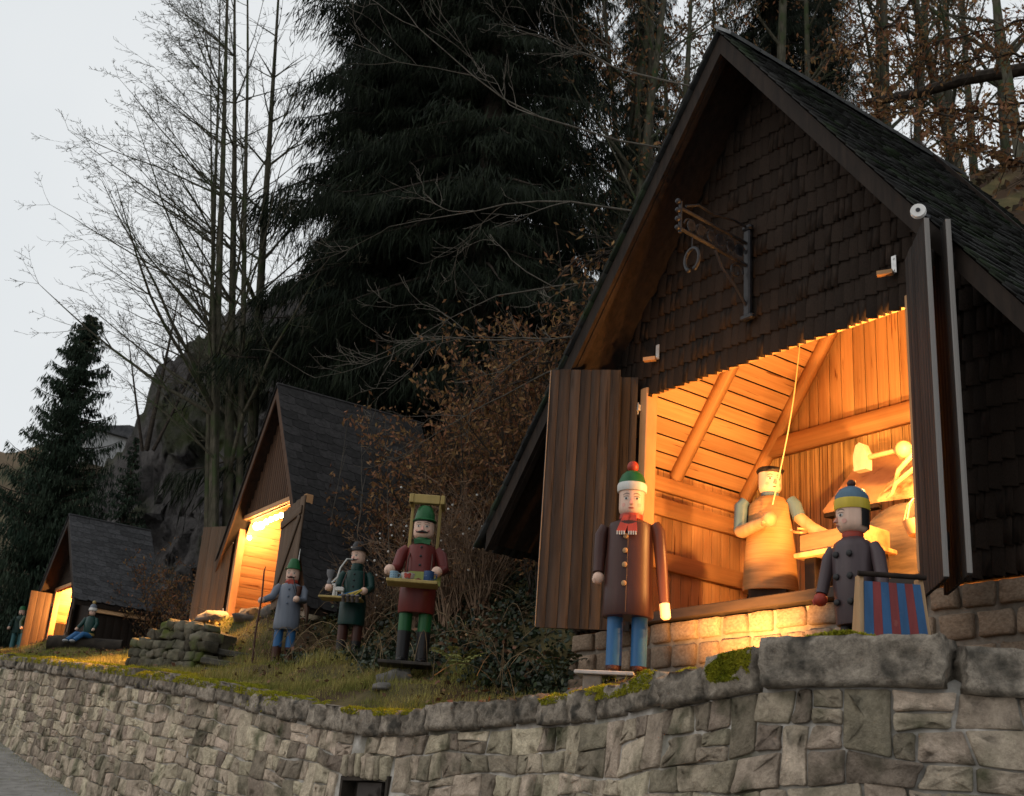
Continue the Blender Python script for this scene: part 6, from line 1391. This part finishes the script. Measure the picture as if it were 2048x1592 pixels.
# moss: pads of short blades on the cap stones
MV = []; MF = []; n0 = 0
def moss(px0, px1, back0, back1, n, hang=0.0, thr=-.3, thick=.035):
    """cushions of short blades set on the real surface of the cap stones (found by casting rays on it)"""
    global n0
    s0, s1 = sorted((wall_s_at_px(px0), wall_s_at_px(px1))); s = rng.uniform(s0, s1, n); bk = rng.uniform(back0, back1, n)
    xx, yy, zz, tx, ty = wall_at(s); nx, ny = ty, -tx; sg_ = np.where(nx*(-xx)+ny*(-yy) < 0, -1, 1); nx, ny = nx*sg_, ny*sg_
    f = fbm(s*2.6, bk*7, 1.5, 3, px0*.013); ed = np.minimum(s-s0, s1-s)/.15; P = []; D = []
    for k in range(n):
        if f[k]+min(0, ed[k]-1)*.8 < thr: continue
        dome = min(1, max(0, (f[k]-thr)))*min(1, max(.15, ed[k]))
        if bk[k] < 0:
            h = CAPBVH.ray_cast(Vector((xx[k]+nx[k]*.6, yy[k]+ny[k]*.6, zz[k]+.02+bk[k]*hang/abs(back0))), Vector((-nx[k], -ny[k], 0)), 1.0); nr = Vector((nx[k], ny[k], .25))
        else:
            h = CAPBVH.ray_cast(Vector((xx[k]-nx[k]*(bk[k]-.05), yy[k]-ny[k]*(bk[k]-.05), zz[k]+.6)), Vector((0,0,-1)), 1.0); nr = Vector((0,0,1))
        q = h[0] if h[0] is not None else (Vector((xx[k]-nx[k]*(bk[k]-.05), yy[k]-ny[k]*(bk[k]-.05), zz[k]-.02)) if bk[k] >= 0 else None)
        if q is None: continue
        P.append(tuple(q+nr*thick*dome*rng.uniform(.35,1))); D.append(tuple(nr))
    if not P: return
    P = np.array(P); D = np.array(D); m = len(P)
    V, F4 = leaf_quads(P, rdir(m)+D*1.0, rdir(m), rng.uniform(.016,.036,m), .0075); MV.append(V); MF.append(F4+n0); n0 += len(V)
for q in ((1092,1325,-.08,.30,16000,.10,-.3,.025),(1365,1432,-.05,.30,6000,.04,-.35,.04),(1425,1522,-.14,.26,15000,.17,-.25,.022),(1605,1775,.06,.34,9000,.0,-.4,.03),(1835,1885,.1,.3,2200,0,-.3,.03),(690,840,-.08,.34,12000,.07,-.4,.03),(560,650,-.02,.36,5000,.02,-.2,.03),(420,570,-.10,.40,12000,.08,-.5,.035),(225,430,-.12,.42,19000,.10,-.6,.04),(60,235,-.12,.45,17000,.10,-.6,.04),(-60,70,-.12,.5,9000,.10,-.6,.04)): moss(*q)
tag(link('moss', np_mesh('moss', np.concatenate(MV), np.concatenate(MF), moss_m)), 'bright yellow-green moss cushions on the cap stones', 'moss', kind='stuff')
# ivy and bramble on the bank between the huts
x, y, z, a, t = scatter(60000, 8.6, 16.8, 1.1, 7.5, lambda a, t, x, y: np.clip(.75+.4*fbm(x, y, 1.4, 3, 1.0), .1, 1)*np.clip((t-1.0-np.where(a > 14.8, .8, 0))/.4, 0, 1)*not_in_hut(x, y))
P = np.stack([x, y, z+rng.uniform(.02,.30,len(x))**1.3], 1); V, F4 = leaf_quads(P, rdir(len(P), -.4), rdir(len(P), .6)-np.array([WD[0],WD[1],0])*.8, rng.uniform(.04,.085,len(P)), rng.uniform(.03,.06,len(P)))
tag(link('ivy', np_mesh('ivy', V, F4, ivy)), 'dark glossy ivy covering the bank between the huts', 'ivy', kind='stuff')
x, y, z, a, t = scatter(45000, 3.5, 40, .35, 9.0, lambda a, t, x, y: np.clip(.45+.5*fbm(x, y, .9, 3, 4.0), .03, 1)*np.where((a > 9.3) & (a < 16.5), 1.0, .4)*np.clip((t-.3)/.6, 0, 1)*not_in_hut(x, y))
P = np.stack([x, y, z+rng.uniform(.005,.09,len(x))+np.where((a > 9.3) & (a < 16.5) & (t > 1.3), rng.uniform(0,.28,len(x)), 0)], 1); V, F4 = leaf_quads(P, rdir(len(P))*np.array([1,1,.45]), rdir(len(P), 1.0), rng.uniform(.04,.10,len(P)), rng.uniform(.03,.06,len(P)))
tag(link('fallen_leaves', np_mesh('fallen_leaves', V, F4, litter_m)), 'brown fallen leaves scattered over bank and grass', 'leaf litter', kind='stuff')
x, y, z, a, t = scatter(80000, -12, 50, 3.0, 42, lambda a, t, x, y: .8*not_in_hut(x, y))
P = np.stack([x, y, z+rng.uniform(.0,.5,len(x))**2], 1); V, F4 = leaf_quads(P, rdir(len(P), .4), rdir(len(P)), rng.uniform(.12,.32,len(P)), rng.uniform(.05,.14,len(P)))
tag(link('undergrowth', np_mesh('undergrowth', V, F4, M('brown_undergrowth', (.055,.036,.022), (.13,.085,.05), scale=.6, rough=.9, bump=0, coord='pos', rand=.5, hue=.02))), 'brown undergrowth on the wooded slope', 'undergrowth', kind='stuff')
# bramble canes and dry stalks arching over the bank
R = random.Random(8); sg = []
for k in range(240):
    a = R.uniform(9.0, 16.5); t = R.uniform(1.0, 4.5); b = float(bwall(a))+t; p = Vector((a*UL[0]+b*WD[0], a*UL[1]+b*WD[1], 0)); p.z = gz(p.x, p.y); az = R.uniform(0, 6.28); L = R.uniform(.3, 1.1); up = R.uniform(.25,.8); q = p
    for i in range(7):
        f = (i+1)/7; e = p+Vector((math.cos(az)*L*f, math.sin(az)*L*f, up*4*f*(1-f)*.6+up*.25*f)); sg.append((*q, *e, .004, .0035)); q = e
tag(link('bramble_canes', np_mesh('bramble_canes', *tube_bulk(sg, 3), M('tan_cane', (.13,.085,.045), (.24,.17,.095), scale=2, rough=.85, bump=0, coord='pos', rand=.4))), 'thin tan bramble canes arching over the ivy bank', 'brambles', kind='stuff')
# fern and young holly by the plinth corner
for i, (px_, py_, dd, lab, mt) in enumerate(((918,1318,12.2,'yellow-green fern on the bank right of the red pedlar',M('fern_frond', (.12,.135,.03), (.19,.18,.05), rough=.8, bump=0)),(1112,1330,11.2,'glossy green-leaved sprig beside the plinth corner',ivy))):
    p = at(px_, py_, dd); f_ = empty('fern' if i == 0 else 'leafy_sprig', tuple(p)); tag(f_, lab, 'plant'); R = random.Random(i)
    for k in range(7):
        az = k*.9; mb = MB(); pr0 = Vector((0,0,-.15)); pts = [Vector((math.cos(az)*q*.28, math.sin(az)*q*.28, -.15+q*.45-.22*q*q)) for q in np.linspace(0, 1, 8)]
        mb.tube(pts, .004, 4)
        for q in pts[2:]:
            for s in (-1, 1):
                e = q+Vector((-math.sin(az)*s*.07, math.cos(az)*s*.07, -.01)); r_ = (pts[-1]-pts[0]).normalized()*.018; mb.add([q, q+r_+(e-q)*.5, e, q-r_+(e-q)*.5], [(0,1,2,3)])
        mb.build('frond', mt, f_)
# litter dropped on the road and a little weed at the wall foot
x, y, z = [], [], []
s = rng.uniform(6, WS[-1]-4, 9000); xx, yy, zz, tx, ty = wall_at(s); nx, ny = ty, -tx; sg_ = np.where(nx*(-xx)+ny*(-yy) < 0, -1, 1); o = BATTER*1.7+rng.exponential(.22, len(s)); X_ = xx+nx*sg_*o; Y_ = yy+ny*sg_*o
V, F3 = blades(X_, Y_, road_z(X_, Y_), .035, .006, 1.0); tag(link('verge_weeds', np_mesh('verge_weeds', V, F3, grass_m)), 'thin weeds along the foot of the wall', 'weeds', kind='stuff')
